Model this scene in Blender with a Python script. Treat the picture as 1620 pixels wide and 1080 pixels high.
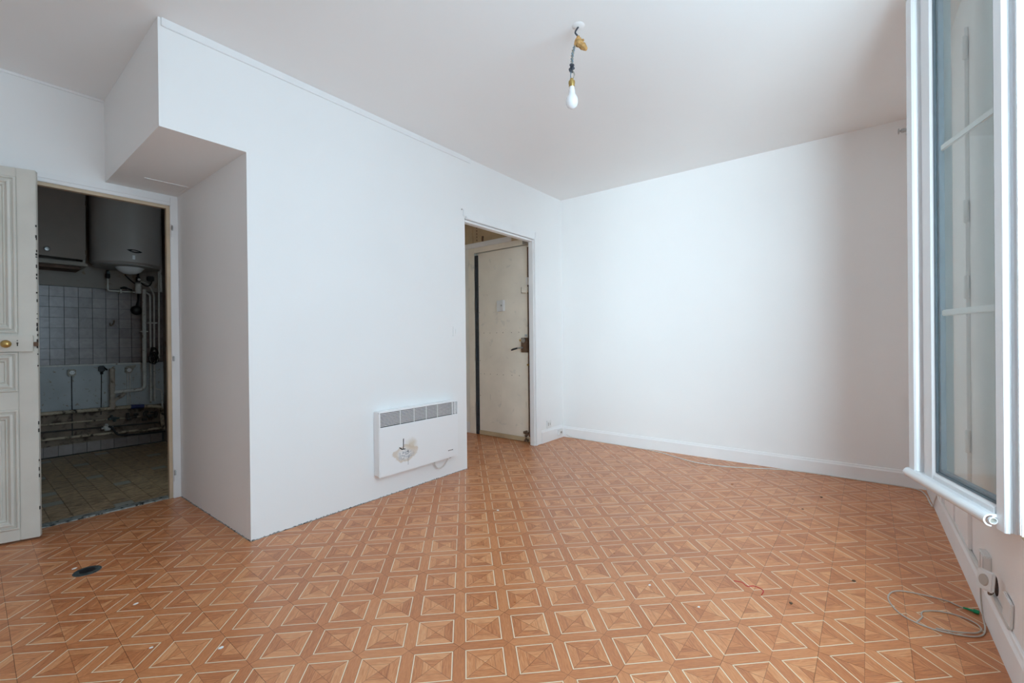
import bpy, bmesh, math, random
from mathutils import Vector, Matrix

# ------------------------------------------------------------------ clear
for o in list(bpy.data.objects):
    bpy.data.objects.remove(o, do_unlink=True)
scene = bpy.context.scene
COL = scene.collection
random.seed(7)

# ------------------------------------------------------------------ room dimensions (metres)
H = 2.634            # ceiling height
YH = 2.604           # face of the heater wall
XF = 4.232           # face of the far wall
YW = -0.386          # face of the window wall
XR = 1.002           # side face of the recess
YK = 3.778           # face of the kitchen-door wall
XS, ZS = 0.622, 2.115  # left edge and underside of the soffit
XL = -1.30           # left wall (out of view)
XE = 3.77            # wall with the entrance door
YHALL = 4.05         # end of the little hall
KX0, KX1, KY = -0.75, 1.475, 6.12   # kitchen
WX0, WX1, WZ0, WZ1 = 0.22, 1.965, 0.475, 2.53   # window opening, its unseen left part widened to let in more daylight

# ------------------------------------------------------------------ camera
YAW, PITCH, ROLL = math.radians(38.10), math.radians(-0.16), math.radians(-0.59)
fwd = Vector((math.cos(YAW) * math.cos(PITCH), math.sin(YAW) * math.cos(PITCH), math.sin(PITCH)))
rgt = Vector((math.sin(YAW), -math.cos(YAW), 0))
up = rgt.cross(fwd)
r2 = rgt * math.cos(ROLL) + up * math.sin(ROLL)
u2 = up * math.cos(ROLL) - rgt * math.sin(ROLL)
cam_d = bpy.data.cameras.new('camera')
cam_d.sensor_fit = 'HORIZONTAL'
cam_d.sensor_width = 36.0
cam_d.lens = 697.63 / 1620 * 36.0
cam_d.clip_start = 0.02
cam = bpy.data.objects.new('camera', cam_d)
COL.objects.link(cam)
m3 = Matrix((r2, u2, -fwd)).transposed()
cam.matrix_world = Matrix.Translation((0, 0, 1.08)) @ m3.to_4x4()
scene.camera = cam

# ------------------------------------------------------------------ world: even overcast daylight
world = bpy.data.worlds.new('overcast_sky')
scene.world = world
world.use_nodes = True
bg = world.node_tree.nodes['Background']
bg.inputs['Color'].default_value = (0.62, 0.84, 1.0, 1)
bg.inputs['Strength'].default_value = 5.4

# daylight portal in the window opening (guides sampling of the sky, gives no light itself)
pd = bpy.data.lights.new('window_portal', 'AREA')
pd.shape = 'RECTANGLE'
pd.size = WX1 - WX0
pd.size_y = WZ1 - WZ0
pd.cycles.is_portal = True
po = bpy.data.objects.new('window_portal', pd)
COL.objects.link(po)
po.location = ((WX0 + WX1) / 2, YW - 0.085, (WZ0 + WZ1) / 2)
po.rotation_euler = (math.radians(90), 0, 0)   # -Z of the lamp looks along +Y, into the room

# hazy sun low over the street, very soft, shining along the facade into the room
sd = bpy.data.lights.new('hazy_sun', 'SUN')
sd.energy = 24.0
sd.angle = math.radians(84)
sd.color = (0.70, 0.89, 1.0)
so = bpy.data.objects.new('hazy_sun', sd)
COL.objects.link(so)
so.location = (-6, -6, 5)
so.rotation_euler = Vector((1.0, 0.08, -0.04)).to_track_quat('-Z', 'Y').to_euler()

scene.view_settings.view_transform = 'Standard'
scene.view_settings.look = 'None'
scene.view_settings.gamma = 1.0
scene.view_settings.use_curve_mapping = False
scene.view_settings.exposure = 0.06
try:
    scene.cycles.max_bounces = 14
    scene.cycles.diffuse_bounces = 10
    scene.cycles.transparent_max_bounces = 16
except Exception:
    pass


# ------------------------------------------------------------------ node helpers
class S:
    """a socket with arithmetic"""
    def __init__(self, nt, sock):
        self.nt, self.s = nt, sock

    def _m(self, op, *a):
        n = self.nt.nodes.new('ShaderNodeMath')
        n.operation = op
        for i, v in enumerate((self,) + a):
            if isinstance(v, S):
                self.nt.links.new(v.s, n.inputs[i])
            else:
                n.inputs[i].default_value = v
        return S(self.nt, n.outputs[0])

    def __add__(self, o): return self._m('ADD', o)
    def __sub__(self, o): return self._m('SUBTRACT', o)
    def __mul__(self, o): return self._m('MULTIPLY', o)
    def floor(self): return self._m('FLOOR')
    def round(self): return self._m('ROUND')
    def abs(self): return self._m('ABSOLUTE')
    def max(self, o): return self._m('MAXIMUM', o)
    def gt(self, o): return self._m('GREATER_THAN', o)
    def lt(self, o): return self._m('LESS_THAN', o)
    def sel(self, a, b):
        """self ? a : b"""
        return self * (a - b) + b


def new_mat(name):
    m = bpy.data.materials.new(name)
    m.use_nodes = True
    nt = m.node_tree
    b = nt.nodes['Principled BSDF']
    return m, nt, b


def mix_col(nt, fac, a, b):
    n = nt.nodes.new('ShaderNodeMix')
    n.data_type = 'RGBA'
    for k, v in ((0, fac), (6, a), (7, b)):
        if isinstance(v, S):
            nt.links.new(v.s, n.inputs[k])
        elif k == 0:
            n.inputs[0].default_value = v
        else:
            n.inputs[k].default_value = tuple(v) + (1,) if len(v) == 3 else v
    return S(nt, n.outputs[2])


def noise(nt, scale, detail=3, vec=None, dist=0.0, rough=0.5):
    n = nt.nodes.new('ShaderNodeTexNoise')
    n.inputs['Scale'].default_value = scale
    n.inputs['Detail'].default_value = detail
    n.inputs['Distortion'].default_value = dist
    n.inputs['Roughness'].default_value = rough
    if vec is not None:
        nt.links.new(vec.s, n.inputs['Vector'])
    return S(nt, n.outputs['Fac'])


def obj_coord(nt):
    n = nt.nodes.new('ShaderNodeTexCoord')
    return S(nt, n.outputs['Object'])


def world_pos(nt):
    n = nt.nodes.new('ShaderNodeNewGeometry')
    return S(nt, n.outputs['Position'])


def scaled(nt, vec, sx, sy, sz):
    n = nt.nodes.new('ShaderNodeVectorMath')
    n.operation = 'MULTIPLY'
    nt.links.new(vec.s, n.inputs[0])
    n.inputs[1].default_value = (sx, sy, sz)
    return S(nt, n.outputs[0])


def ramp(nt, fac, stops):
    n = nt.nodes.new('ShaderNodeValToRGB')
    cr = n.color_ramp
    while len(cr.elements) < len(stops):
        cr.elements.new(0.5)
    for e, (p, c) in zip(cr.elements, stops):
        e.position = p
        e.color = tuple(c) + (1,) if len(c) == 3 else c
    nt.links.new(fac.s, n.inputs[0])
    return S(nt, n.outputs[0])


def bump(nt, b, height, strength, dist=0.002):
    n = nt.nodes.new('ShaderNodeBump')
    n.inputs['Strength'].default_value = strength
    n.inputs['Distance'].default_value = dist
    nt.links.new(height.s, n.inputs['Height'])
    nt.links.new(n.outputs['Normal'], b.inputs['Normal'])


def paint(name, c, rough=0.6, var=0.06, scale=3.0, spec=0.35, dirt=None, dirt_scale=8, dirt_lo=0.58, dirt_hi=0.72, bmp=0.0, metal=0.0):
    """plain coat with a faint mottling; dirt = colour of stains that come up where the noise is high"""
    m, nt, b = new_mat(name)
    p = world_pos(nt)
    f = noise(nt, scale, 4, p)
    dark = tuple(x * (1 - var) for x in c)
    lite = tuple(min(1, x * (1 + var)) for x in c)
    col = ramp(nt, f, [(0.3, dark), (0.7, lite)])
    if dirt:
        g = noise(nt, dirt_scale, 6, p, 0.4, 0.62)
        k = ramp(nt, g, [(dirt_lo, (0, 0, 0)), (dirt_hi, (1, 1, 1))])
        col = mix_col(nt, k, col, dirt)
    nt.links.new(col.s, b.inputs['Base Color'])
    b.inputs['Roughness'].default_value = rough
    b.inputs['Specular IOR Level'].default_value = spec
    b.inputs['Metallic'].default_value = metal
    if bmp:
        bump(nt, b, noise(nt, 160, 3, p), bmp)
    return m


M = {}
M['wall'] = paint('white_wall_paint', (0.87, 0.87, 0.865), 0.55, 0.012, 1.5, 0.3, bmp=0.04)
M['wall_low'] = M['wall']
M['ceiling'] = paint('white_ceiling_paint', (0.88, 0.88, 0.875), 0.7, 0.012, 1.2, 0.2, bmp=0.03)
M['trim'] = paint('white_gloss_trim', (0.86, 0.86, 0.86), 0.35, 0.02, 5, 0.4)
M['front_wall'] = paint('off_white_wall_paint', (0.87, 0.845, 0.835), 0.6, 0.02, 3, 0.3, bmp=0.05)
M['door_paint'] = paint('worn_cream_door_paint', (0.66, 0.64, 0.58), 0.42, 0.05, 6, 0.4,
                        dirt=(0.42, 0.34, 0.22), dirt_scale=26, dirt_lo=0.70, dirt_hi=0.80)
M['jamb_wood'] = paint('pale_yellowed_jamb', (0.60, 0.48, 0.34), 0.5, 0.1, 10)
M['chip_dark'] = paint('bare_dark_chips', (0.05, 0.045, 0.04), 0.8)
M['beige'] = paint('aged_beige_door_paint', (0.88, 0.81, 0.70), 0.5, 0.05, 4, 0.35,
                   dirt=(0.70, 0.66, 0.58), dirt_scale=9, dirt_lo=0.60, dirt_hi=0.72)
M['beige_wall'] = paint('aged_hall_wall', (0.86, 0.83, 0.76), 0.65, 0.06, 3)
M['tan'] = paint('varnished_tan_wood', (0.58, 0.45, 0.29), 0.5, 0.14, 5)
M['dark_iron'] = paint('dark_painted_iron', (0.035, 0.042, 0.05), 0.45, 0.3, 20, 0.5)
M['rust'] = paint('brown_lock_metal', (0.13, 0.075, 0.045), 0.5, 0.3, 30, 0.5, dirt=(0.05, 0.03, 0.02), dirt_scale=60)
M['brass'] = paint('worn_brass', (0.50, 0.34, 0.12), 0.32, 0.25, 40, 0.5, metal=0.85)
M['steel'] = paint('dull_steel', (0.45, 0.45, 0.45), 0.35, 0.15, 30, 0.5, metal=0.8)
M['black'] = paint('black_plastic', (0.012, 0.012, 0.013), 0.4, 0.2, 20)
M['pvc'] = paint('white_pvc', (0.74, 0.76, 0.78), 0.25, 0.01, 5, 0.5)
M['gasket'] = paint('grey_rubber_gasket', (0.10, 0.13, 0.15), 0.5, 0.1, 20)
M['spacer'] = paint('grey_pane_spacer', (0.33, 0.40, 0.46), 0.4, 0.05, 20)
M['muntin'] = paint('white_pane_bar', (0.78, 0.80, 0.80), 0.4, 0.02, 10)
M['bulb'] = paint('frosted_bulb_glass', (0.86, 0.88, 0.90), 0.2, 0.01, 5, 0.5)
M['foam'] = paint('golden_plaster_lump', (0.50, 0.29, 0.11), 0.8, 0.35, 60, 0.2, bmp=0.5)
M['wire_blue'] = paint('blue_grey_wire', (0.20, 0.26, 0.30), 0.4, 0.3, 80)
M['wire_grey'] = paint('grey_wire', (0.30, 0.29, 0.25), 0.4, 0.3, 80)
M['tape'] = paint('dark_insulating_tape', (0.06, 0.065, 0.08), 0.5, 0.5, 60)
M['cable'] = paint('white_cable_sheath', (0.70, 0.69, 0.66), 0.4, 0.05, 20)
M['cable_grey'] = paint('grey_beige_cable_sheath', (0.48, 0.43, 0.38), 0.4, 0.05, 20)
M['green'] = paint('green_connector', (0.01, 0.26, 0.10), 0.35, 0.1, 30)
M['enamel'] = paint('white_heater_enamel', (0.88, 0.885, 0.89), 0.3, 0.01, 4, 0.5)
M['burn_and_shade'] = paint('grille_shade_sheet', (0.035, 0.032, 0.03), 0.7, 0.3, 20)  # near-black for the painted shade behind the grille and for the burn marks
M['outlet'] = paint('white_outlet_plastic', (0.78, 0.78, 0.77), 0.35, 0.03, 10)
M['outlet_old'] = paint('stained_outlet', (0.40, 0.36, 0.30), 0.5, 0.2, 20, dirt=(0.07, 0.045, 0.03), dirt_scale=30, dirt_lo=0.5)
M['hole'] = paint('dark_hole', (0.03, 0.015, 0.012), 0.8, 0.3, 40)
M['putty'] = paint('grey_joint_filler', (0.28, 0.30, 0.29), 0.8, 0.35, 30, 0.2, dirt=(0.03, 0.035, 0.035), dirt_scale=25, dirt_lo=0.53, dirt_hi=0.62)
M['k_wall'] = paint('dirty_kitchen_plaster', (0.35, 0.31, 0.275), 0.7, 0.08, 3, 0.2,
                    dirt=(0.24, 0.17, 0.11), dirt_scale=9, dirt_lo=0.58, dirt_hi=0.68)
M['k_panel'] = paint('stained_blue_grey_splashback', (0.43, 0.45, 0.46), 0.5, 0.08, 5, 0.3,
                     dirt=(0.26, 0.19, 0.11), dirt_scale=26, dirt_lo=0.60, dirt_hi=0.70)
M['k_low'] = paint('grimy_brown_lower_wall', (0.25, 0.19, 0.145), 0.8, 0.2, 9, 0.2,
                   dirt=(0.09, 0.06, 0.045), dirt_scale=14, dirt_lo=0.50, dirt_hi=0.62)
M['grout'] = paint('dark_tile_grout', (0.07, 0.065, 0.06), 0.9, 0.2, 30)
M['cab'] = paint('taupe_cabinet_laminate', (0.23, 0.18, 0.15), 0.5, 0.05, 6)
M['cab_edge'] = paint('beige_cabinet_edge', (0.27, 0.23, 0.19), 0.5, 0.08, 10)
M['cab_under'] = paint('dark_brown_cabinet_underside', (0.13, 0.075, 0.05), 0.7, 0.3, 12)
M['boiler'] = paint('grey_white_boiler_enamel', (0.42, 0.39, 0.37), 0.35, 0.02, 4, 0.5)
M['boiler_low'] = paint('boiler_rim', (0.28, 0.265, 0.25), 0.4, 0.03, 8)
M['pipe'] = paint('dull_white_painted_pipe', (0.62, 0.60, 0.56), 0.45, 0.12, 20, dirt=(0.22, 0.17, 0.12), dirt_scale=20, dirt_lo=0.58)
M['pipe_old'] = paint('stained_cream_pipe', (0.46, 0.37, 0.27), 0.6, 0.25, 14, dirt=(0.05, 0.035, 0.025), dirt_scale=16, dirt_lo=0.50, dirt_hi=0.62)
M['pipe_dark'] = paint('blackened_pipe', (0.05, 0.042, 0.038), 0.55, 0.4, 20)
M['pvc_drain'] = paint('beige_drain_pvc', (0.46, 0.38, 0.31), 0.5, 0.15, 12, dirt=(0.14, 0.10, 0.07), dirt_scale=16)
M['blue_tape'] = paint('blue_pipe_wrap', (0.03, 0.04, 0.13), 0.5, 0.2, 20)
M['floor_cap'] = paint('dark_green_grey_metal', (0.075, 0.095, 0.095), 0.4, 0.4, 60, 0.5, metal=0.4)
M['chip'] = paint('white_paint_flake', (0.78, 0.78, 0.76), 0.6)
M['red'] = paint('red_thread', (0.50, 0.03, 0.04), 0.6)
M['debris'] = paint('brown_debris', (0.10, 0.06, 0.035), 0.8)
M['sub'] = paint('screed', (0.05, 0.03, 0.02), 0.9)
M['exterior'] = paint('exterior_render', (0.55, 0.53, 0.50), 0.8)


def glass_mat():
    m = bpy.data.materials.new('tinted_window_glass')
    m.use_nodes = True
    nt = m.node_tree
    nt.nodes.clear()
    out = nt.nodes.new('ShaderNodeOutputMaterial')
    mx = nt.nodes.new('ShaderNodeMixShader')
    fr = nt.nodes.new('ShaderNodeFresnel')
    geo = nt.nodes.new('ShaderNodeNewGeometry')      # same reflectance from both sides of each face
    ior = nt.nodes.new('ShaderNodeMapRange')
    ior.inputs['To Min'].default_value = 1.16
    ior.inputs['To Max'].default_value = 1 / 1.16
    nt.links.new(geo.outputs['Backfacing'], ior.inputs['Value'])
    nt.links.new(ior.outputs[0], fr.inputs['IOR'])
    tr = nt.nodes.new('ShaderNodeBsdfTransparent')
    tr.inputs['Color'].default_value = (0.945, 0.968, 0.966, 1)
    gl = nt.nodes.new('ShaderNodeBsdfGlossy')
    gl.inputs['Roughness'].default_value = 0.01
    nt.links.new(fr.outputs[0], mx.inputs[0])
    nt.links.new(tr.outputs[0], mx.inputs[1])
    nt.links.new(gl.outputs[0], mx.inputs[2])
    nt.links.new(mx.outputs[0], out.inputs['Surface'])
    return m


M['glass'] = glass_mat()

# lattice of the printed parquet: (i, j) from world (x, y)
LA, LB = 0.175245, 0.002437
LOX, LOY = 1.91807, -0.00405
_c, _d = math.sqrt(0.5), LA * LA + LB * LB
I_X, I_Y, I_0 = (LA + LB) * _c / _d, (LA - LB) * _c / _d, -(LA * LOX + LB * LOY) / _d
J_X, J_Y, J_0 = (LA - LB) * _c / _d, (-LA - LB) * _c / _d, -(LA * LOY - LB * LOX) / _d


def ij_to_xy(i, j):
    gx = LOX + LA * i - LB * j
    gy = LOY + LB * i + LA * j
    return (gx + gy) * _c, (gx - gy) * _c


def vinyl_mat():
    m, nt, b = new_mat('parquet_print_vinyl')
    pos = world_pos(nt)
    sep = nt.nodes.new('ShaderNodeSeparateXYZ')
    nt.links.new(pos.s, sep.inputs[0])
    x, y = S(nt, sep.outputs[0]), S(nt, sep.outputs[1])
    i = x * I_X + y * I_Y + I_0
    j = x * J_X + y * J_Y + J_0
    ci, cj = i.floor(), j.floor()
    u, v = i - ci - 0.5, j - cj - 0.5
    au, av = u.abs(), v.abs()
    mx = au.max(av)
    hz = au.gt(av)
    sgn = hz.sel(u, v).gt(0.0)
    q = hz * 2.0 + sgn
    border = mx.gt(0.380)
    inner = mx.lt(0.185)
    a_id = border.sel(hz.sel(i.round(), ci + 0.5), ci)
    b_id = border.sel(hz.sel(cj + 0.5, j.round()), cj)
    c_id = border.sel(q * 0.0 + 7.0, q + inner * 10.0)
    cmb = nt.nodes.new('ShaderNodeCombineXYZ')
    for k, s in enumerate((a_id, b_id, c_id)):
        nt.links.new((s + 0.25).s, cmb.inputs[k])
    wn = nt.nodes.new('ShaderNodeTexWhiteNoise')
    wn.noise_dimensions = '3D'
    nt.links.new(cmb.outputs[0], wn.inputs['Vector'])
    r = S(nt, wn.outputs['Value'])
    # wood grain running along each piece
    along = hz.sel(j, i)
    perp = hz.sel(i, j)
    cg = nt.nodes.new('ShaderNodeCombineXYZ')
    nt.links.new((along * 1.1).s, cg.inputs[0])
    nt.links.new((perp * 9.0).s, cg.inputs[1])
    nt.links.new((r * 40.0).s, cg.inputs[2])
    g = noise(nt, 2.2, 4, S(nt, cg.outputs[0]), 1.6, 0.6)
    f = (g - 0.5) * border.sel(border * 0.42, border * 0.0 + 0.72) + 0.31 + border.sel(r * 0.14 + 0.13, r * 0.30 + 0.05)
    cf = nt.nodes.new('ShaderNodeCombineXYZ')
    nt.links.new((along * 3.0).s, cf.inputs[0])
    nt.links.new((perp * 34.0).s, cf.inputs[1])
    nt.links.new((r * 25.0 + 3.0).s, cf.inputs[2])
    g2 = noise(nt, 2.0, 3, S(nt, cf.outputs[0]), 0.8, 0.6)
    f = f + (g2 - 0.5) * 0.30
    f = f._m('SUBTRACT', border * 0.05)
    col = ramp(nt, f, [(0.22, (0.36, 0.115, 0.042)), (0.45, (0.54, 0.20, 0.076)),
                       (0.62, (0.65, 0.28, 0.118)), (0.85, (0.74, 0.40, 0.20))])
    # dark mitre joints and ring joints of the print
    mit = (au - av).abs().lt(0.007)
    ring = (mx - 0.185).abs().lt(0.006)
    edge = (mx - 0.382).abs().lt(0.006)
    dk = mit.max(ring * 0.7).max(edge * 0.8)
    col = mix_col(nt, dk * 0.55, col, (0.12, 0.045, 0.02))
    line = (mx - 0.368).abs().lt(0.0105)
    col = mix_col(nt, line * 0.95, col, (0.80, 0.66, 0.47))
    nt.links.new(col.s, b.inputs['Base Color'])
    rn = noise(nt, 6, 4, pos)
    b.inputs['Specular IOR Level'].default_value = 0.5
    rr = rn * 0.20 + 0.22
    nt.links.new(rr.s, b.inputs['Roughness'])
    bump(nt, b, g, 0.06, 0.001)
    return m


M['vinyl'] = vinyl_mat()


def ktile_mat(name, c1, c2, rough=0.3, rw=0.3, scale=14.0, stretch=(1, 1, 1)):
    m, nt, b = new_mat(name)
    pos = world_pos(nt)
    oi = nt.nodes.new('ShaderNodeObjectInfo')
    rnd = S(nt, oi.outputs['Random'])
    f = noise(nt, scale, 4, scaled(nt, pos, *stretch), 0.8, 0.6)
    f = f * (1.05 - rw) + rnd * rw
    col = ramp(nt, f, [(0.3, c1), (0.75, c2)])
    nt.links.new(col.s, b.inputs['Base Color'])
    b.inputs['Roughness'].default_value = rough
    return m


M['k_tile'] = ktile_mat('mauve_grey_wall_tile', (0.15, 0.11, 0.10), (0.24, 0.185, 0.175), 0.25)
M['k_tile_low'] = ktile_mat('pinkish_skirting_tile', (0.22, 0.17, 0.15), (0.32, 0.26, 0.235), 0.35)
M['kf_tile'] = ktile_mat('mottled_brown_floor_tile', (0.06, 0.032, 0.015), (0.62, 0.44, 0.26), 0.4, rw=0.06, scale=20, stretch=(1, 3.0, 1))
M['kf_tile_pale'] = ktile_mat('pale_grey_floor_tile', (0.27, 0.27, 0.25), (0.33, 0.33, 0.30), 0.35)


def heater_panel_mat():
    """white enamel with the scorched ring at its own place on the panel"""
    m, nt, b = new_mat('scorched_white_enamel')
    pos = world_pos(nt)
    sep = nt.nodes.new('ShaderNodeSeparateXYZ')
    nt.links.new(pos.s, sep.inputs[0])
    x, z = S(nt, sep.outputs[0]), S(nt, sep.outputs[2])
    n1 = noise(nt, 22, 4, pos)
    wob = (n1 - 0.5) * 0.9
    def ell(cx, cz, rx, rz):
        dx, dz = (x - cx) * (1 / rx), (z - cz) * (1 / rz)
        return (dx * dx + dz * dz)._m('SQRT') + wob
    d1 = ell(1.995, 0.287, 0.108, 0.062)
    d2 = ell(2.045, 0.335, 0.062, 0.060)
    tan_k = ramp(nt, d1, [(0.35, (0.1, 0.1, 0.1)), (0.80, (0.62, 0.62, 0.62)), (0.92, (0.55, 0.55, 0.55)), (1.25, (0, 0, 0))])
    tan2 = ramp(nt, d2, [(0.2, (0.85, 0.85, 0.85)), (1.25, (0, 0, 0))])
    n2 = noise(nt, 90, 5, pos, 0.5, 0.7)
    spk = ramp(nt, n2, [(0.46, (0, 0, 0)), (0.58, (1, 1, 1))])
    inn = ramp(nt, ell(2.0, 0.275, 0.085, 0.045), [(0.5, (1, 1, 1)), (1.05, (0, 0, 0))])
    base = (0.88, 0.885, 0.89)
    col = mix_col(nt, tan2, base, (0.70, 0.62, 0.50))
    col = mix_col(nt, tan_k, col, (0.62, 0.50, 0.36))
    sp = nt.nodes.new('ShaderNodeMath'); sp.operation = 'MULTIPLY'
    nt.links.new(spk.s, sp.inputs[0]); nt.links.new(inn.s, sp.inputs[1])
    col = mix_col(nt, S(nt, sp.outputs[0]), col, (0.30, 0.33, 0.38))
    nt.links.new(col.s, b.inputs['Base Color'])
    b.inputs['Roughness'].default_value = 0.32
    return m


M['heater_panel'] = heater_panel_mat()


# ------------------------------------------------------------------ mesh helpers
class MB:
    def __init__(self):
        self.v, self.f = [], []

    def add(self, vs, fs):
        n = len(self.v)
        self.v += [tuple(p) for p in vs]
        self.f += [tuple(i + n for i in f) for f in fs]
        return self

    def box(self, x0, x1, y0, y1, z0, z1, bev=0.0):
        x0, x1 = min(x0, x1), max(x0, x1)
        y0, y1 = min(y0, y1), max(y0, y1)
        z0, z1 = min(z0, z1), max(z0, z1)
        if bev <= 0:
            vs = [(x0, y0, z0), (x1, y0, z0), (x1, y1, z0), (x0, y1, z0), (x0, y0, z1), (x1, y0, z1), (x1, y1, z1), (x0, y1, z1)]
            fs = [(0, 3, 2, 1), (4, 5, 6, 7), (0, 1, 5, 4), (1, 2, 6, 5), (2, 3, 7, 6), (3, 0, 4, 7)]
            return self.add(vs, fs)
        bm = bmesh.new()
        bmesh.ops.create_cube(bm, size=1)
        bmesh.ops.scale(bm, vec=(x1 - x0, y1 - y0, z1 - z0), verts=bm.verts)
        bmesh.ops.translate(bm, vec=((x0 + x1) / 2, (y0 + y1) / 2, (z0 + z1) / 2), verts=bm.verts)
        bev = min(bev, 0.45 * min(x1 - x0, y1 - y0, z1 - z0))
        bmesh.ops.bevel(bm, geom=list(bm.edges), offset=bev, segments=2, affect='EDGES')
        bm.verts.index_update()
        self.add([v.co[:] for v in bm.verts], [[v.index for v in f.verts] for f in bm.faces])
        bm.free()
        return self

    def prism(self, poly, axis, a, b):
        """poly of 2-D points extruded along axis from a to b"""
        def P(p, t):
            if axis == 'x': return (t, p[0], p[1])
            if axis == 'y': return (p[0], t, p[1])
            return (p[0], p[1], t)
        n = len(poly)
        vs = [P(p, a) for p in poly] + [P(p, b) for p in poly]
        fs = [tuple(range(n))[::-1], tuple(range(n, 2 * n))]
        fs += [(k, (k + 1) % n, n + (k + 1) % n, n + k) for k in range(n)]
        return self.add(vs, fs)

    def tube(self, pts, r, n=8, cap=True):
        pts = [Vector(p) for p in pts]
        rr = r if isinstance(r, (list, tuple)) else [r] * len(pts)
        vs, fs = [], []
        prev = None
        for k, p in enumerate(pts):
            a = pts[max(0, k - 1)]
            c = pts[min(len(pts) - 1, k + 1)]
            t = (c - a)
            t = t.normalized() if t.length > 1e-9 else Vector((0, 0, 1))
            if prev is None:
                ref = Vector((0, 0, 1)) if abs(t.z) < 0.9 else Vector((1, 0, 0))
                nx = t.cross(ref).normalized()
            else:
                nx = (prev - t * prev.dot(t)).normalized()
            prev = nx
            ny = t.cross(nx)
            for q in range(n):
                an = 2 * math.pi * q / n
                vs.append(p + (nx * math.cos(an) + ny * math.sin(an)) * rr[k])
        for k in range(len(pts) - 1):
            for q in range(n):
                fs.append((k * n + q, k * n + (q + 1) % n, (k + 1) * n + (q + 1) % n, (k + 1) * n + q))
        if cap:
            fs.append(tuple(range(n))[::-1])
            fs.append(tuple(range((len(pts) - 1) * n, len(pts) * n)))
        return self.add(vs, fs)

    def lathe(self, prof, origin, axis=(0, 0, 1), n=24):
        """prof: list of (radius, height along axis)"""
        ax = Vector(axis).normalized()
        ref = Vector((1, 0, 0)) if abs(ax.x) < 0.9 else Vector((0, 1, 0))
        e1 = (ref - ax * ref.dot(ax)).normalized()
        e2 = ax.cross(e1)
        o = Vector(origin)
        vs, fs = [], []
        for r, h in prof:
            for q in range(n):
                an = 2 * math.pi * q / n
                vs.append(o + ax * h + (e1 * math.cos(an) + e2 * math.sin(an)) * r)
        for k in range(len(prof) - 1):
            for q in range(n):
                fs.append((k * n + q, k * n + (q + 1) % n, (k + 1) * n + (q + 1) % n, (k + 1) * n + q))
        fs.append(tuple(range(n))[::-1])
        fs.append(tuple(range((len(prof) - 1) * n, len(prof) * n)))
        return self.add(vs, fs)

    def frame(self, P, u0, u1, z0, z1, prof):
        """a mitred moulding round a rectangle; prof = [(inset, height)], P(u, z, h) -> point"""
        vs, fs = [], []
        for ins, h in prof:
            vs += [P(u0 + ins, z0 + ins, h), P(u1 - ins, z0 + ins, h), P(u1 - ins, z1 - ins, h), P(u0 + ins, z1 - ins, h)]
        for k in range(len(prof) - 1):
            for q in range(4):
                fs.append((k * 4 + q, k * 4 + (q + 1) % 4, (k + 1) * 4 + (q + 1) % 4, (k + 1) * 4 + q))
        return self.add(vs, fs)

    def build(self, name, mat, parent=None, smooth=False, normals=True):
        me = bpy.data.meshes.new(name)
        me.from_pydata(self.v, [], self.f)
        if normals:
            bm = bmesh.new()
            bm.from_mesh(me)
            bmesh.ops.recalc_face_normals(bm, faces=bm.faces)
            bm.to_mesh(me)
            bm.free()
        me.materials.append(mat)
        if smooth:
            for p in me.polygons:
                p.use_smooth = True
            try:
                me.set_sharp_from_angle(angle=math.radians(40))
            except Exception:
                pass
        me.update()
        o = bpy.data.objects.new(name, me)
        COL.objects.link(o)
        if parent is not None:
            o.parent = parent
            o.matrix_parent_inverse = Matrix.Translation(-parent.location) if not parent.rotation_euler[2] else (Matrix.LocRotScale(parent.location, parent.rotation_euler, None)).inverted()
        return o


def Bx(*a, **k):
    return MB().box(*a, **k)


def smooth_path(pts, n=8):
    pts = [Vector(p) for p in pts]
    out = []
    for k in range(len(pts) - 1):
        p0, p1, p2, p3 = pts[max(0, k - 1)], pts[k], pts[k + 1], pts[min(len(pts) - 1, k + 2)]
        for s in range(n):
            t = s / n
            out.append(0.5 * ((2 * p1) + (p2 - p0) * t + (2 * p0 - 5 * p1 + 4 * p2 - p3) * t * t + (3 * p1 - p0 - 3 * p2 + p3) * t ** 3))
    out.append(pts[-1])
    return out


def tag(o, label=None, cat=None, group=None, kind=None):
    if label: o['label'] = label
    if cat: o['category'] = cat
    if group: o['group'] = group
    if kind: o['kind'] = kind
    return o


def empty(name, loc=(0, 0, 0), label=None, cat=None, group=None, kind=None):
    o = bpy.data.objects.new(name, None)
    o.empty_display_size = 0.05
    o.location = loc
    COL.objects.link(o)
    return tag(o, label, cat, group, kind)


def struct(o, label, cat):
    return tag(o, label, cat, None, 'structure')


# ================================================================== SETTING
# ---- sub-floor with the vinyl tiles on it
T = 0.003
fl = MB()
fl.box(XL - 0.1, XF + 0.12, YW - 0.02, YK + 0.02, -0.06, -T)
fl.box(XR, XE + 0.15, YK + 0.02, YHALL + 0.1, -0.06, -T)
floor = struct(fl.build('floor', M['sub']), 'brown parquet patterned vinyl tile floor of the empty room', 'floor')

REG = [(XL, YW, XF, YH), (XL, YH, XR, YK + 0.012), (2.694, YH, 3.672, YH + 0.05), (2.694, YH + 0.05, XE, YHALL)]


def clip_poly(poly, r):
    x0, y0, x1, y1 = r
    for ax, lim, sg in ((0, x0, 1), (0, x1, -1), (1, y0, 1), (1, y1, -1)):
        out = []
        for k in range(len(poly)):
            a, c = poly[k], poly[(k + 1) % len(poly)]
            da, dc = (a[ax] - lim) * sg, (c[ax] - lim) * sg
            if da >= 0: out.append(a)
            if (da >= 0) != (dc >= 0):
                t = da / (da - dc)
                out.append((a[0] + (c[0] - a[0]) * t, a[1] + (c[1] - a[1]) * t))
        poly = out
        if len(poly) < 3: return []
    return poly


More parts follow.
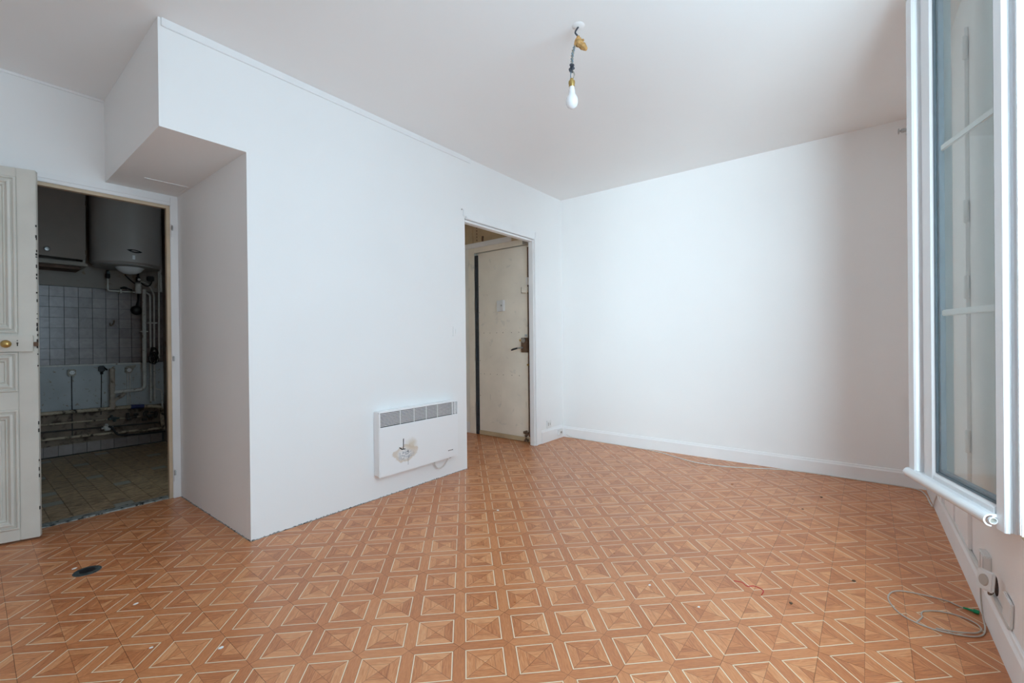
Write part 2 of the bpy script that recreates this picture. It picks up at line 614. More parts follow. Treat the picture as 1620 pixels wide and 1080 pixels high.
def area(p):
    return abs(sum(p[k][0] * p[(k + 1) % len(p)][1] - p[(k + 1) % len(p)][0] * p[k][1] for k in range(len(p)))) / 2


def in_view(x, y):
    d = Vector((x, y, -1.08))
    z = d.dot(fwd)
    if z < 0.2: return False
    px = 810 + 697.6 * d.dot(r2) / z
    py = 540 - 697.6 * d.dot(u2) / z
    return -40 < px < 1660 and py < 1120


GAP = 0.0022    # in lattice units
full_mesh = None
rest = MB()
pieces = []
for k in range(-30, 40):
    for l in range(-30, 40):
        # tile corners on lattice nodes: s = i + j, t = i - j
        s0, s1, t0, t1 = 2 * k + GAP, 2 * k + 2 - GAP, 2 * l + GAP, 2 * l + 2 - GAP
        poly = [ij_to_xy((s + t) / 2, (s - t) / 2) for s, t in ((s0, t0), (s0, t1), (s1, t1), (s1, t0))]
        if max(p[0] for p in poly) < XL or min(p[0] for p in poly) > XF or max(p[1] for p in poly) < YW or min(p[1] for p in poly) > YHALL:
            continue
        for r in REG:
            c = clip_poly(poly, r)
            if c and area(c) > 2e-5:
                cx, cy = sum(p[0] for p in c) / len(c), sum(p[1] for p in c) / len(c)
                vis = any(in_view(*p) for p in c)
                pieces.append((not vis, -area(c) / (cx * cx + cy * cy + 0.5), c, cx, cy, area(c)))
pieces.sort(key=lambda p: (p[0], p[1]))
for n, (hid, _, c, cx, cy, ar) in enumerate(pieces):
    zt = 0.0
    if hid or n >= 300:
        rest.prism(c, 'z', -T, zt)
        continue
    isfull = len(c) == 4 and ar > 0.0608
    if isfull and full_mesh is not None:
        o = bpy.data.objects.new('vinyl_tile', full_mesh)
        COL.objects.link(o)
        o.location = (cx, cy, 0)
        o.parent = floor
    else:
        loc = [(p[0] - cx, p[1] - cy) for p in c]
        o = MB().prism(loc, 'z', -T, zt).build('vinyl_tile', M['vinyl'], floor)
        o.location = (cx, cy, 0)
        if isfull: full_mesh = o.data
if rest.v:
    ro = rest.build('vinyl_tile_remainder', M['vinyl'], floor)
    ro['kind'] = 'stuff'

# ---- ceiling
struct(Bx(KX0 - 0.1, XF + 0.12, YW - 0.35, KY + 0.1, H, H + 0.08).box(XL - 0.1, KX0 - 0.1, YW - 0.35, YK + 0.1, H, H + 0.08)
       .build('ceiling', M['ceiling']), 'plain white painted ceiling', 'ceiling')

# ---- heater wall with the soffit box over the recess (one plastered volume)
D2L, D2R, D2T = 2.690, 3.695, 2.115      # rough opening of the hall doorway
wb = MB()
wb.prism([(XR, 0), (D2L, 0), (D2L, H), (XS, H), (XS, ZS), (XR, ZS)], 'y', YH, YH + 0.05)
wb.box(XS, XR, YH + 0.05, YK, ZS, H)
wb.box(D2L, D2R, YH, YH + 0.05, D2T, H)
wb.box(D2R, XF + 0.1, YH, YH + 0.05, 0, H)
struct(wb.build('wall_back', M['wall']), 'white wall carrying the electric heater, with the boxed soffit at its left end', 'wall')
struct(Bx(XR, XR + 0.07, YH + 0.05, YK + 0.082, 0, H).build('wall_recess', M['wall']),
       'shaded white side wall of the recess beside the kitchen doorway', 'wall')
struct(Bx(D2L - 0.07, D2L, YH + 0.05, YHALL + 0.08, 0, H).build('wall_hall_left', M['beige_wall']), 'hidden left wall of the small entrance hall', 'wall')
struct(Bx(D2L, XE + 0.12, YHALL, YHALL + 0.08, 0, H).build('wall_hall_back', M['beige_wall']), 'end wall of the small entrance hall', 'wall')

# ---- far wall, left wall
struct(Bx(XF, XF + 0.10, YW - 0.09, YH, 0, H).build('wall_right', M['wall']), 'large blank white wall at the end of the room', 'wall')
struct(Bx(XL - 0.1, XL, YW - 0.09, YK + 0.08, 0, H).build('wall_left', M['wall']), 'white wall behind the camera', 'wall')

# ---- kitchen-door wall
KO0, KO1, KOT = -0.300, 0.992, 2.062
wk = MB()
wk.prism([(XL, 0), (KO0, 0), (KO0, KOT), (KO1, KOT), (KO1, 0), (XR, 0), (XR, H), (XL, H)], 'y', YK, YK + 0.08)
struct(wk.build('wall_kitchen_door', M['wall']), 'white wall around the kitchen doorway in the recess', 'wall')

# ---- window wall, made thin so more daylight gets in
wf = MB()
wf.box(XL, WX0, YW - 0.09, YW, 0, H)
wf.box(WX1, XF, YW - 0.09, YW, 0, H)
wf.box(WX0, WX1, YW - 0.09, YW, 0, WZ0)
wf.box(WX0, WX1, YW - 0.09, YW, WZ1, H)
wall_front = struct(wf.build('wall_front', M['front_wall']), 'off-white wall below and beside the open window', 'wall')

# ---- kitchen shell
KWY = KY + 0.012
struct(Bx(KX0 - 0.08, KX1 + 0.08, YK + 0.08, KWY + 0.1, -0.06, -0.006).build('floor_kitchen', M['grout']),
       'brown mottled tile floor of the dark kitchen', 'floor')
kfloor = bpy.data.objects['floor_kitchen']
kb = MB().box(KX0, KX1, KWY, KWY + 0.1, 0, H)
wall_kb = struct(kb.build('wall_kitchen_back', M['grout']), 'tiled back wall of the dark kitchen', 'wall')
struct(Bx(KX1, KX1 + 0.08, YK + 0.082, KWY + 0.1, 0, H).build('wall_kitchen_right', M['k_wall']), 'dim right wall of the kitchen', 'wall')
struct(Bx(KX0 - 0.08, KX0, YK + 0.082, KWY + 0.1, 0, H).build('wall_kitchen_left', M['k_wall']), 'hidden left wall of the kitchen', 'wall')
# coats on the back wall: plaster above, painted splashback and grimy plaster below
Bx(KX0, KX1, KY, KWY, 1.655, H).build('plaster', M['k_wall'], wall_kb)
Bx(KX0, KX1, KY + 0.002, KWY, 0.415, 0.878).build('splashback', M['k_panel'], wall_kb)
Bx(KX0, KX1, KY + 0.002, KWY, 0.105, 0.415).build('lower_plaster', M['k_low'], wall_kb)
PT = 0.1015
tm = None
zs_rows = [1.652 - PT * k for k in range(8)]
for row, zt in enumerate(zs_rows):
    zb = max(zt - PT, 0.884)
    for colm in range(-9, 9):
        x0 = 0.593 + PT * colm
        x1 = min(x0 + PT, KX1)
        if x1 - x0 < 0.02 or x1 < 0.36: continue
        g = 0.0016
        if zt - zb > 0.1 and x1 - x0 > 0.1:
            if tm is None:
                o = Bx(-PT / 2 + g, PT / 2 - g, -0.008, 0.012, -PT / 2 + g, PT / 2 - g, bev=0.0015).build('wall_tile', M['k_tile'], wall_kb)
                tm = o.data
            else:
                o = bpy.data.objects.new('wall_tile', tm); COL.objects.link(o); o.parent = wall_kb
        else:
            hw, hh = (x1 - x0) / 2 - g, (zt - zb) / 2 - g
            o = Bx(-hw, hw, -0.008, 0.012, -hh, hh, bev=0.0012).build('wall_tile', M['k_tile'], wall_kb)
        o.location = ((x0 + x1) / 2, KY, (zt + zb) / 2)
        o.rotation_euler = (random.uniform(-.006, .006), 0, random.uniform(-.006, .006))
tl = None
for colm in range(-2, 10):
    x0 = 0.541 + PT * colm
    if x0 + PT > KX1 + 0.01: continue
    if tl is None:
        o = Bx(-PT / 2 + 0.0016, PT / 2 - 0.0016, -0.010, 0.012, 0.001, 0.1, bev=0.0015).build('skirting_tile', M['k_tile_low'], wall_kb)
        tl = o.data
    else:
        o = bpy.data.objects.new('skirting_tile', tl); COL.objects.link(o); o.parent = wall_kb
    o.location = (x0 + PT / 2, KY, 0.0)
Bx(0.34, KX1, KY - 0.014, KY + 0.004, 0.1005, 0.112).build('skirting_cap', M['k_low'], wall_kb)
# kitchen floor tiles, 10 cm
tk = None
restk = MB()
kf_list = []
for a in range(-11, 13):
    for c in range(0, 24):
        x0, y0 = 0.274 + 0.0995 * a, YK + 0.09 + 0.0995 * c
        if x0 < KX0 or x0 + 0.0995 > KX1 + 0.02 or y0 + 0.0995 > KY: continue
        kf_list.append((a, c, x0, y0))
for a, c, x0, y0 in kf_list:
    g = 0.0012
    if x0 < 0.16:
        restk.box(x0 + g, x0 + 0.0995 - g, y0 + g, y0 + 0.0995 - g, -0.006, 0.0)
        continue
    pale = (a, c) in {(1, 4), (4, 0), (1, 7), (5, 6), (4, 10), (8, 3), (1, 13), (4, 16), (8, 9), (9, 15), (2, 20), (6, 20), (11, 6), (10, 12)}
    if tk is None:
        o = Bx(-0.04975 + g, 0.04975 - g, -0.04975 + g, 0.04975 - g, -0.006, 0.0).build('floor_tile', M['kf_tile'], kfloor)
        tk = o.data
        tk2 = tk.copy(); tk2.materials.clear(); tk2.materials.append(M['kf_tile_pale'])
    else:
        o = bpy.data.objects.new('floor_tile', tk2 if pale else tk); COL.objects.link(o); o.parent = kfloor
    o.location = (x0 + 0.04975, y0 + 0.04975, 0)
ro = restk.build('floor_tile_remainder', M['kf_tile'], kfloor)
ro['kind'] = 'stuff'
# threshold bar
thr = MB()
xs = [KO0 + (KO1 - 0.045 - KO0) * k / 90 for k in range(91)]
vs, fs = [], []
for k, x in enumerate(xs):
    w = random.uniform(-.002, .002)
    vs += [(x, YK + 0.012, 0.0), (x, YK + 0.014 + w, 0.007), (x, YK + 0.088, 0.006 + w * .3), (x, YK + 0.092, -0.004)]
for k in range(90):
    for q in range(3):
        fs.append((k * 4 + q, (k + 1) * 4 + q, (k + 1) * 4 + q + 1, k * 4 + q + 1))
struct(thr.add(vs, fs).build('trim_1', M['putty'], normals=True), 'rough grey strip across the kitchen threshold', 'threshold')

# ---- kitchen doorway casing (two leaves once hung here)
cs = empty('trim_2', (0.35, YK, 0), 'white painted casing around the kitchen doorway', 'door casing', kind='structure')
CW = 0.022
def casing(parent, y_face, x_in0, x_in1, z_in, w_r, w_l, w_t, depth, mat, depth_in, mat_in, left=True):
    """architrave boards on the wall face and the jamb lining inside the opening"""
    if left:
        Bx(x_in0 - w_l, x_in0, y_face - depth, y_face, 0, z_in + w_t, bev=0.003).build('side_board', mat, parent)
    Bx(x_in1, x_in1 + w_r, y_face - depth, y_face, 0, z_in + w_t, bev=0.003).build('side_board', mat, parent)
    Bx(x_in0 + 0.0005, x_in1 - 0.0005, y_face - depth, y_face, z_in, z_in + w_t, bev=0.003).build('head_board', mat, parent)
casing(cs, YK, KO0 + 0.01, 0.956, 2.042, 0.045, 0.06, 0.056, 0.012, M['trim'], 0, None)
Bx(KO0 + 0.01, 0.956, YK - 0.018, YK - 0.012, 2.064, 2.071).build('bead', M['trim'], cs)
Bx(0.937, KO1, YK + 0.001, YK + 0.035, 0.001, 2.042).build('jamb', M['jamb_wood'], cs)
Bx(KO0, 0.937, YK + 0.001, YK + 0.035, 2.022, KOT).build('jamb_head', M['jamb_wood'], cs)
Bx(KO0, KO0 + 0.02, YK + 0.001, YK + 0.10, 0.001, 2.020).build('jamb', M['jamb_wood'], cs)
for z in (1.87, 0.96, 0.165):
    hb = Bx(0.958, 0.968, YK - 0.024, YK - 0.012, z - 0.045, z + 0.045, bev=0.003).build('hinge', M['trim'], cs)
    MB().lathe([(0.002, -0.002), (0.0055, 0.0), (0.0055, 0.03), (0.002, 0.034)], (0.963, YK - 0.026, z + 0.0), n=10).build('hinge_pin', M['steel'], hb, True)

# ---- left leaf of the kitchen double door, ajar
LW, LT, LH = 0.600, 0.034, 2.052
th = math.radians(17.6)
door1 = empty('door_1', (0.303 - LW * math.cos(th), 3.596 + LW * math.sin(th), 0),
              'worn cream panelled door leaf with brass knob and rim lock, ajar at the left edge', 'door', kind='structure')
door1.rotation_euler = (0, 0, -th)
def d1(mb, name, mat, parent=door1, smooth=False):
    """build in the leaf's own axes: x from hinge to free edge, -y towards the room"""
    o = mb.build(name, mat, None, smooth)
    o.parent = parent
    return o
Z0 = 0.012
RAILS = [(Z0, 0.075), (0.728, 0.827), (1.043, 1.147), (2.001, LH)]
SW = 0.076
d1(Bx(LW - SW, LW, 0, LT, Z0, LH, bev=0.003), 'stile', M['door_paint'])
d1(Bx(0, SW, 0, LT, Z0, LH, bev=0.003), 'stile', M['door_paint'])
for a, c in RAILS:
    d1(Bx(SW, LW - SW, 0, LT, a, c, bev=0.002), 'rail', M['door_paint'])
prof = [(0.0, 0.004), (0.0, -0.004), (0.004, -0.008), (0.010, -0.008), (0.013, 0.002), (0.018, 0.002), (0.021, -0.006), (0.030, -0.010),
        (0.036, -0.006), (0.038, 0.003), (0.046, 0.006), (0.050, 0.002), (0.054, 0.009), (0.056, 0.012)]
for (a, c) in ((0.075, 0.728), (0.827, 1.043), (1.147, 2.001)):
    pn = d1(Bx(SW, LW - SW, 0.012, LT - 0.008, a, c), 'panel', M['door_paint'])
    mo = MB().frame(lambda u, z, h: (u, h, z), SW, LW - SW, a, c, prof)
    d1(mo, 'moulding', M['door_paint'], pn)
    if c - a > 0.3:
        d1(MB().frame(lambda u, z, h: (u, h, z), SW + 0.068, LW - SW - 0.068, a + 0.068, c - 0.068,
                      [(0, 0.012), (0.0, 0.008), (0.003, 0.006), (0.007, 0.006), (0.010, 0.012)]), 'moulding', M['door_paint'], pn)
lk = d1(Bx(LW - 0.150, LW - 0.014, -0.022, 0.0, 1.045, 1.134, bev=0.003), 'rim_lock', M['door_paint'])
d1(Bx(LW - 0.013, LW + 0.004, -0.016, -0.004, 1.074, 1.098, bev=0.002), 'latch_bolt', M['rust'], lk)
kb_ = MB().lathe([(0.004, 0), (0.007, 0.004), (0.007, 0.022), (0.014, 0.026), (0.0195, 0.034), (0.021, 0.043), (0.017, 0.052), (0.008, 0.057), (0.001, 0.058)], (LW - 0.104, -0.022, 1.088), (0, -1, 0), 20)
o = d1(kb_, 'knob', M['brass'], lk, True)
kh = MB().lathe([(0.0042, 0), (0.0042, 0.0012)], (LW - 0.072, -0.0218, 1.092), (0, -1, 0), 12)
kh.box(LW - 0.0742, LW - 0.0698, -0.0230, -0.0218, 1.076, 1.092)
d1(kh, 'keyhole', M['chip_dark'], lk)
d1(MB().lathe([(0.0024, 0), (0.0024, 0.0012)], (LW - 0.072, -0.0218, 1.106), (0, -1, 0), 8), 'screw', M['chip_dark'], lk)
cd = MB()
rs = random.Random(3)
for k in range(34):
    z = rs.choice([rs.uniform(0.05, 0.65), rs.uniform(0.95, 1.3), rs.uniform(1.3, 1.75)])
    hh = rs.uniform(0.004, 0.02)
    w = rs.uniform(0.0012, 0.004)
    cd.box(LW - w - 0.0005, LW + 0.0006, -0.0006, rs.uniform(0.004, 0.012), z, z + hh)
d1(cd, 'chipped_edge', M['chip_dark'])

# ---- hall doorway casing
cs2 = empty('trim_3', (3.15, YH, 0), 'white moulded casing around the entrance hall doorway', 'door casing', kind='structure')
IN_R, IN_T = 3.672, 2.082
Bx(IN_R + 0.042, 3.790, YH - 0.012, YH, 0, 2.185, bev=0.003).build('side_board', M['trim'], cs2)
Bx(IN_R + 0.012, IN_R + 0.042, YH - 0.022, YH, 0, 2.128, bev=0.004).build('side_bead', M['trim'], cs2)
Bx(IN_R, D2R, YH - 0.004, YH + 0.052, 0, 2.102, bev=0.003).build('jamb', M['trim'], cs2)
Bx(D2L + 0.001, IN_R, YH - 0.004, YH + 0.052, IN_T, 2.102, bev=0.003).build('jamb_head', M['trim'], cs2)
Bx(D2L + 0.001, IN_R + 0.012, YH - 0.022, YH, 2.104, 2.128, bev=0.004).build('head_bead', M['trim'], cs2)
Bx(2.668, IN_R + 0.042, YH - 0.008, YH, 2.128, 2.185, bev=0.003).build('head_board', M['trim'], cs2)

# ---- cornice strips
struct(Bx(XS + 0.012, 2.76, YH - 0.010, YH, H - 0.040, H, bev=0.002).build('trim_4', M['trim']), 'flat white cornice strip along the top of the heater wall', 'cornice')
struct(Bx(XL, XS, YK - 0.010, YK, H - 0.016, H, bev=0.002).build('trim_5', M['trim']), 'thin white cornice strip above the kitchen doorway wall', 'cornice')
# access hatch edge in the soffit
struct(Bx(0.756, 0.985, 3.481, 3.489, ZS - 0.003, ZS).box(0.978, 0.985, 3.489, 3.66, ZS - 0.0015, ZS).build('trim_6', M['trim']),
       'thin outline of a small hatch under the soffit', 'hatch')

# ---- baseboards
def base_profile(d, h):
    return [(0, 0), (d, 0), (d, h - 0.022), (d - 0.006, h - 0.012), (d - 0.008, h - 0.003), (d - 0.011, h), (0, h)]
b1 = MB().prism([(XF - p[0], p[1]) for p in base_profile(0.016, 0.116)], 'y', YW + 0.0155, YH)
struct(b1.build('baseboard_right', M['trim']), 'white baseboard along the blank far wall', 'baseboard')
b2 = MB().prism([(YH - p[0], p[1]) for p in base_profile(0.016, 0.135)], 'x', 3.7905, XF - 0.0165)
struct(b2.build('baseboard_back', M['trim']), 'short white baseboard between the hall doorway and the corner', 'baseboard')
b3 = MB().prism([(YW + p[0], p[1]) for p in base_profile(0.015, 0.128)], 'x', XL, XF - 0.0005)
struct(b3.build('baseboard_front', M['front_wall']), 'off-white baseboard under the open window', 'baseboard')

# ---- rough joint along the foot of the heater wall and recess wall
def joint(p0, p1, nrm, name, label, seed):
    rs = random.Random(seed)
    p0, p1, nrm = Vector(p0), Vector(p1), Vector(nrm)
    N = 220
    vs, fs = [], []
    for k in range(N + 1):
        p = p0.lerp(p1, k / N)
        w = 0.002 + 0.004 * rs.random() ** 2
        h = 0.002 + 0.007 * rs.random() ** 3
        vs += [p + nrm * w, p + nrm * 0.0012 + Vector((0, 0, h)), p - nrm * 0.001 + Vector((0, 0, h)), p - nrm * 0.001]
    for k in range(N):
        for q in range(3):
            fs.append((k * 4 + q, (k + 1) * 4 + q, (k + 1) * 4 + q + 1, k * 4 + q + 1))
    return struct(MB().add(vs, fs).build(name, M['putty']), label, 'joint')
joint((XR, YH, 0), (D2L, YH, 0), (0, -1, 0), 'trim_7', 'rough grey joint along the foot of the heater wall', 5)
joint((XR, YH, 0), (XR, YK - 0.015, 0), (-1, 0, 0), 'trim_8', 'rough dark joint along the foot of the recess wall', 6)

# ================================================================== ENTRANCE HALL
DY0, DY1, DZ = 2.700, 3.520, 2.100      # opening for the entrance door (y, height)
we = MB()
we.prism([(YH + 0.05, 0), (DY0, 0), (DY0, DZ), (DY1, DZ), (DY1, 0), (YHALL, 0), (YHALL, H), (YH + 0.05, H)], 'x', XE, XE + 0.12)
we.box(XE + 0.05, XE + 0.119, DY0, DY1, 0, DZ)  # unseen backing added to stop daylight leaking in round the leaf
struct(we.build('wall_hall_right', M['beige_wall']), 'aged beige wall around the entrance door', 'wall')
# tan wood panelling above the door with the pale rail
up_ = empty('overdoor_panel', (XE, 3.2, 2.2), 'tan wood panelling with a pale rail above the entrance door', 'panelling', kind='structure')
Bx(XE - 0.010, XE, 2.70, 3.505, 2.205, H - 0.002).build('panel_board', M['tan'], up_)
Bx(XE - 0.010, XE, 3.512, YHALL - 0.01, 2.205, H - 0.002).build('panel_board', M['tan'], up_)
Bx(XE - 0.030, XE, 2.94, YHALL - 0.01, 2.150, 2.205, bev=0.004).build('rail', M['trim'], up_)
Bx(XE - 0.016, XE, 2.70, 2.94, 2.150, 2.205, bev=0.003).build('rail_end', M['tan'], up_)
lt = MB()
for k in range(5):
    lt.box(XE - 0.013, XE - 0.010, 3.442, 3.452, 2.225 + 0.036 * k, 2.245 + 0.036 * k)
lt.build('key_strip', M['rust'], up_)
MB().tube([(XE - 0.012, 3.36, 2.212), (XE - 0.03, 3.345, 2.235), (XE - 0.035, 3.335, 2.262)], 0.011, 8).build('catch', M['rust'], up_, True)
MB().lathe([(0.028, 0), (0.028, 0.012), (0.018, 0.022), (0.002, 0.026)], (XE - 0.010, 3.115, 2.292), (-1, 0, 0), 16).build('knob', M['dark_iron'], up_, True)

# door frame
ef = empty('trim_9', (XE, 3.1, 0), 'aged cream frame around the entrance door', 'door frame', kind='structure')
Bx(XE - 0.014, XE, 3.490, 3.585, 0, 2.150, bev=0.003).build('side_board', M['beige'], ef)
Bx(XE - 0.014, XE, 2.690, 3.490, 2.090, 2.150, bev=0.003).build('head_board', M['beige'], ef)
Bx(XE - 0.006, XE, 2.6845, 2.712, 0, 2.09).build('side_board', M['tan'], ef)
Bx(XE - 0.012, XE, 3.5855, YHALL - 0.01, 0.0, 0.125, bev=0.002).build('hall_baseboard', M['trim'], ef)

# entrance door leaf
door2 = empty('door_2', (XE, 3.1, 0), 'aged beige flush entrance door with dark hinge strip and old lock', 'door', kind='structure')
Bx(XE - 0.002, XE + 0.045, 2.716, 3.440, 0.050, 2.082, bev=0.003).build('door_panel', M['beige'], door2)
Bx(XE - 0.010, XE + 0.040, 2.716, 3.440, 0.003, 0.050, bev=0.003).build('bottom_rail', M['tan'], door2)
st = Bx(XE - 0.012, XE + 0.040, 3.4405, 3.4885, 0.002, 2.060, bev=0.002).build('hinge_strip', M['dark_iron'], door2)
for z in (1.84, 1.50, 0.92, 0.30):
    MB().lathe([(0.007, -0.075), (0.011, -0.07), (0.011, 0.07), (0.007, 0.075)], (XE - 0.017, 3.468, z), n=10).build('hinge', M['dark_iron'], st, True)
# armour strip and brown edge on the lock side
Bx(XE - 0.009, XE - 0.002, 2.738, 2.762, 0.06, 2.06, bev=0.002).build('edge_strip', M['beige'], door2)
Bx(XE - 0.007, XE - 0.002, 2.7165, 2.736, 0.06, 2.06).build('edge_board', M['rust'], door2)
nl = MB()
for z in (1.165, 0.700):
    for y in (3.36, 3.27, 3.17, 3.08, 2.96, 2.86):
        nl.lathe([(0.0045, 0), (0.0032, 0.0016), (0.001, 0.002)], (XE - 0.002, y, z), (-1, 0, 0), 6)
for z in (0.85, 1.4, 0.45, 1.7):
    nl.lathe([(0.0045, 0), (0.003, 0.002)], (XE - 0.002, 3.425, z), (-1, 0, 0), 6)
nl.build('nail', M['rust'], door2)
lo = Bx(XE - 0.040, XE - 0.009, 2.722, 2.805, 0.950, 1.105, bev=0.004).build('rim_lock', M['rust'], door2)
MB().lathe([(0.026, 0), (0.026, 0.004), (0.017, 0.006), (0.016, 0.010), (0.004, 0.011)], (XE - 0.040, 2.775, 1.078), (-1, 0, 0), 18).build('cylinder', M['steel'], lo, True)
MB().lathe([(0.010, 0), (0.010, 0.016), (0.003, 0.018)], (XE - 0.036, 2.808, 1.079), (-0.5, 0.85, 0), 12).build('keyhole_cover', M['brass'], lo, True)
MB().tube([(XE - 0.040, 2.785, 1.000), (XE - 0.062, 2.790, 1.000), (XE - 0.068, 2.83, 0.996)], [0.010, 0.010, 0.008], 10).build('handle_neck', M['steel'], lo, True)
MB().tube([(XE - 0.068, 2.83, 0.996), (XE - 0.072, 2.885, 0.983), (XE - 0.070, 2.91, 0.975)], [0.009, 0.010, 0.008], 10).build('handle_grip', M['dark_iron'], lo, True)
MB().lathe([(0.012, 0), (0.012, 0.02)], (XE - 0.02, 2.752, 1.12), n=10).build('top_bolt', M['steel'], lo, True)
kp = Bx(XE - 0.036, XE - 0.009, 2.722, 2.800, 1.575, 1.648, bev=0.008).build('upper_latch', M['beige'], door2)
MB().box(XE - 0.020, XE - 0.010, 2.8005, 2.812, 1.580, 1.643, bev=0.002).build('latch_edge', M['rust'], kp)
Bx(XE - 0.024, XE - 0.009, 2.7165, 2.745, 1.66, 1.74, bev=0.003).build('strike', M['trim'], door2)
Bx(XE - 0.014, XE - 0.002, 2.768, 2.784, 0.355, 0.425, bev=0.003).build('lower_plate', M['beige'], door2)
MB().lathe([(0.010, 0), (0.010, 0.02), (0.004, 0.022)], (XE - 0.009, 2.73, 0.82), (-1, 0, 0), 10).build('lower_bolt', M['brass'], door2, True)
ft = MB()
rs = random.Random(11)
for k in range(9):
    c = (XE - 0.012 - 0.014 * rs.random(), 2.735 + 0.045 * rs.random(), 0.02 + 0.10 * rs.random())
    r = 0.010 + 0.008 * rs.random()
    ft.lathe([(r * .3, -r), (r, -r * .4), (r, r * .5), (r * .3, r)], c, (rs.random() - .5, rs.random() - .5, 1), 7)
ft.build('rotted_corner', M['rust'], door2)
Bx(XE - 0.020, XE - 0.006, 2.712, 2.79, 2.094, 2.135, bev=0.004).build('top_stop', M['steel'], door2)
# door chime on the leaf
ch = empty('door_chime', (XE - 0.002, 3.10, 1.46), 'small cream chime box fixed to the beige entrance door', 'chime box')
Bx(XE - 0.026, XE - 0.002, 3.098, 3.150, 1.400, 1.520, bev=0.004).build('back_box', M['outlet'], ch)
cv = Bx(XE - 0.036, XE - 0.002, 3.045, 3.0975, 1.400, 1.522, bev=0.004).build('cover', M['outlet'], ch)
MB().lathe([(0.010, 0), (0.010, 0.003)], (XE - 0.036, 3.071, 1.462), (-1, 0, 0), 12).build('button', M['wire_grey'], cv, True)

# ================================================================== WINDOW with its sash folded back
win = empty('window_1', (WX1, YW, WZ0), 'white pvc window with its glazed sash swung back against the wall', 'window', kind='structure')
fr = MB()
FY0, FY1 = YW - 0.085, YW - 0.030
fr.box(WX1 - 0.05, WX1, FY0, FY1, WZ0, WZ1, bev=0.004)
fr.box(WX0, WX0 + 0.05, FY0, FY1, WZ0, WZ1, bev=0.004)
fr.box(WX0 + 0.05, WX1 - 0.05, FY0, FY1, WZ1 - 0.05, WZ1, bev=0.004)
fr.box(WX0 + 0.05, WX1 - 0.05, FY0, FY1, WZ0, WZ0 + 0.04, bev=0.004)
frame_o = fr.build('frame', M['pvc'], win)
Bx(WX0, WX1, FY1, YW + 0.006, WZ0 - 0.0, WZ0 + 0.010).build('inner_sill', M['tan'], win)
Bx(WX1 - 0.022, WX1, FY1, YW + 0.012, WZ0 + 0.010, WZ1, bev=0.003).build('jamb_cover', M['pvc'], win)
# sash: local x = along from hinge edge, local y = +1 towards the wall (inner face), z up
sa = math.radians(17.14)
sash = bpy.data.objects.new('sash', None)
COL.objects.link(sash)
sash.parent = win
SX, SY = 1.985, -0.351
sash.location = (SX - win.location.x, SY - win.location.y, -WZ0)
sash.rotation_euler = (0, 0, sa)
sash.empty_display_size = 0.05
def sp_(mb, name, mat, smooth=False):
    o = mb.build(name, mat, None, smooth)
    o.parent = sash
    return o
SZ0, SZ1, SL = 0.478, 2.505, 0.585
GX0, GX1, GZ0, GZ1 = 0.052, 0.408, 0.545, 2.445
D = 0.062       # sash thickness; y=0 is the outer face (towards the room now), y=-D towards the wall
# stiles and rails with stepped profile
def stile(x0, x1, z0, z1, steps):
    m = MB()
    for a, c, h0, h1 in steps:
        m.box(a, c, h0, h1, z0, z1, bev=0.0025)
    return m
# hinge stile: flat face and a ribbed hinge edge
hs = MB().prism([(0.0, -0.002), (0.004, 0.0), (GX0 - 0.012, 0.0), (GX0, -0.010), (GX0, -D), (0.010, -D), (0.010, -0.052), (0.002, -0.050),
                 (0.002, -0.044), (0.010, -0.042), (0.010, -0.034), (0.0, -0.032), (0.0, -0.024), (0.008, -0.022), (0.008, -0.014), (0.0, -0.012)], 'z', SZ0 - 0.004, SZ1)
sp_(hs, 'hinge_stile', M['pvc'])
ms = MB().prism([(GX1, -D), (GX1, -0.010), (GX1 + 0.012, 0.0), (0.478, 0.0), (0.482, -0.016), (0.522, -0.016), (0.526, 0.006), (0.532, 0.012),
                 (SL - 0.010, 0.012), (SL - 0.002, 0.006), (SL, -0.004), (SL, -D + 0.008), (SL - 0.01, -D)], 'z', SZ0, SZ1)
sp_(ms, 'meeting_stile', M['pvc'])
br = MB().prism([(-D, SZ0), (-D, GZ0), (-0.010, GZ0), (0.0, GZ0 - 0.012), (0.0, GZ0 - 0.034), (-0.014, GZ0 - 0.036), (-0.014, SZ0)], 'x', GX0, GX1)
sp_(br, 'bottom_rail', M['pvc'])
sp_(Bx(GX0, GX1, -D, 0, GZ1, SZ1, bev=0.002), 'top_rail', M['pvc'])
# drip bar: rounded hood along the foot of the outer face, open at its end
pts = []
for k in range(13):
    an = math.radians(100 - 190 * k / 12)
    pts.append((0.012 + 0.020 * math.cos(an), SZ0 + 0.020 + 0.020 * math.sin(an)))
pts2 = [(p[0] * 1.0 - 0.004 * 0, p[1]) for p in pts]
inner = [(0.012 + (p[0] - 0.012) * 0.78, SZ0 + 0.020 + (p[1] - SZ0 - 0.020) * 0.78) for p in pts][::-1]
db = MB().prism(pts + inner, 'x', 0.040, SL - 0.004)
db.box(0.040, SL - 0.004, -0.014, 0.010, SZ0 + 0.030, SZ0 + 0.040)
sp_(db, 'drip_bar', M['pvc'], False)
sp_(MB().lathe([(0.0105, 0), (0.0105, 0.01), (0.0085, 0.01), (0.0085, 0.0005)], (0.044, 0.010, SZ0 + 0.020), (-1, 0, 0), 16), 'drip_bar_end', M['pvc'])
sp_(MB().lathe([(0.0085, 0), (0.0085, 0.004)], (0.046, 0.010, SZ0 + 0.020), (-1, 0, 0), 16), 'drip_bar_hole', M['wire_grey'])
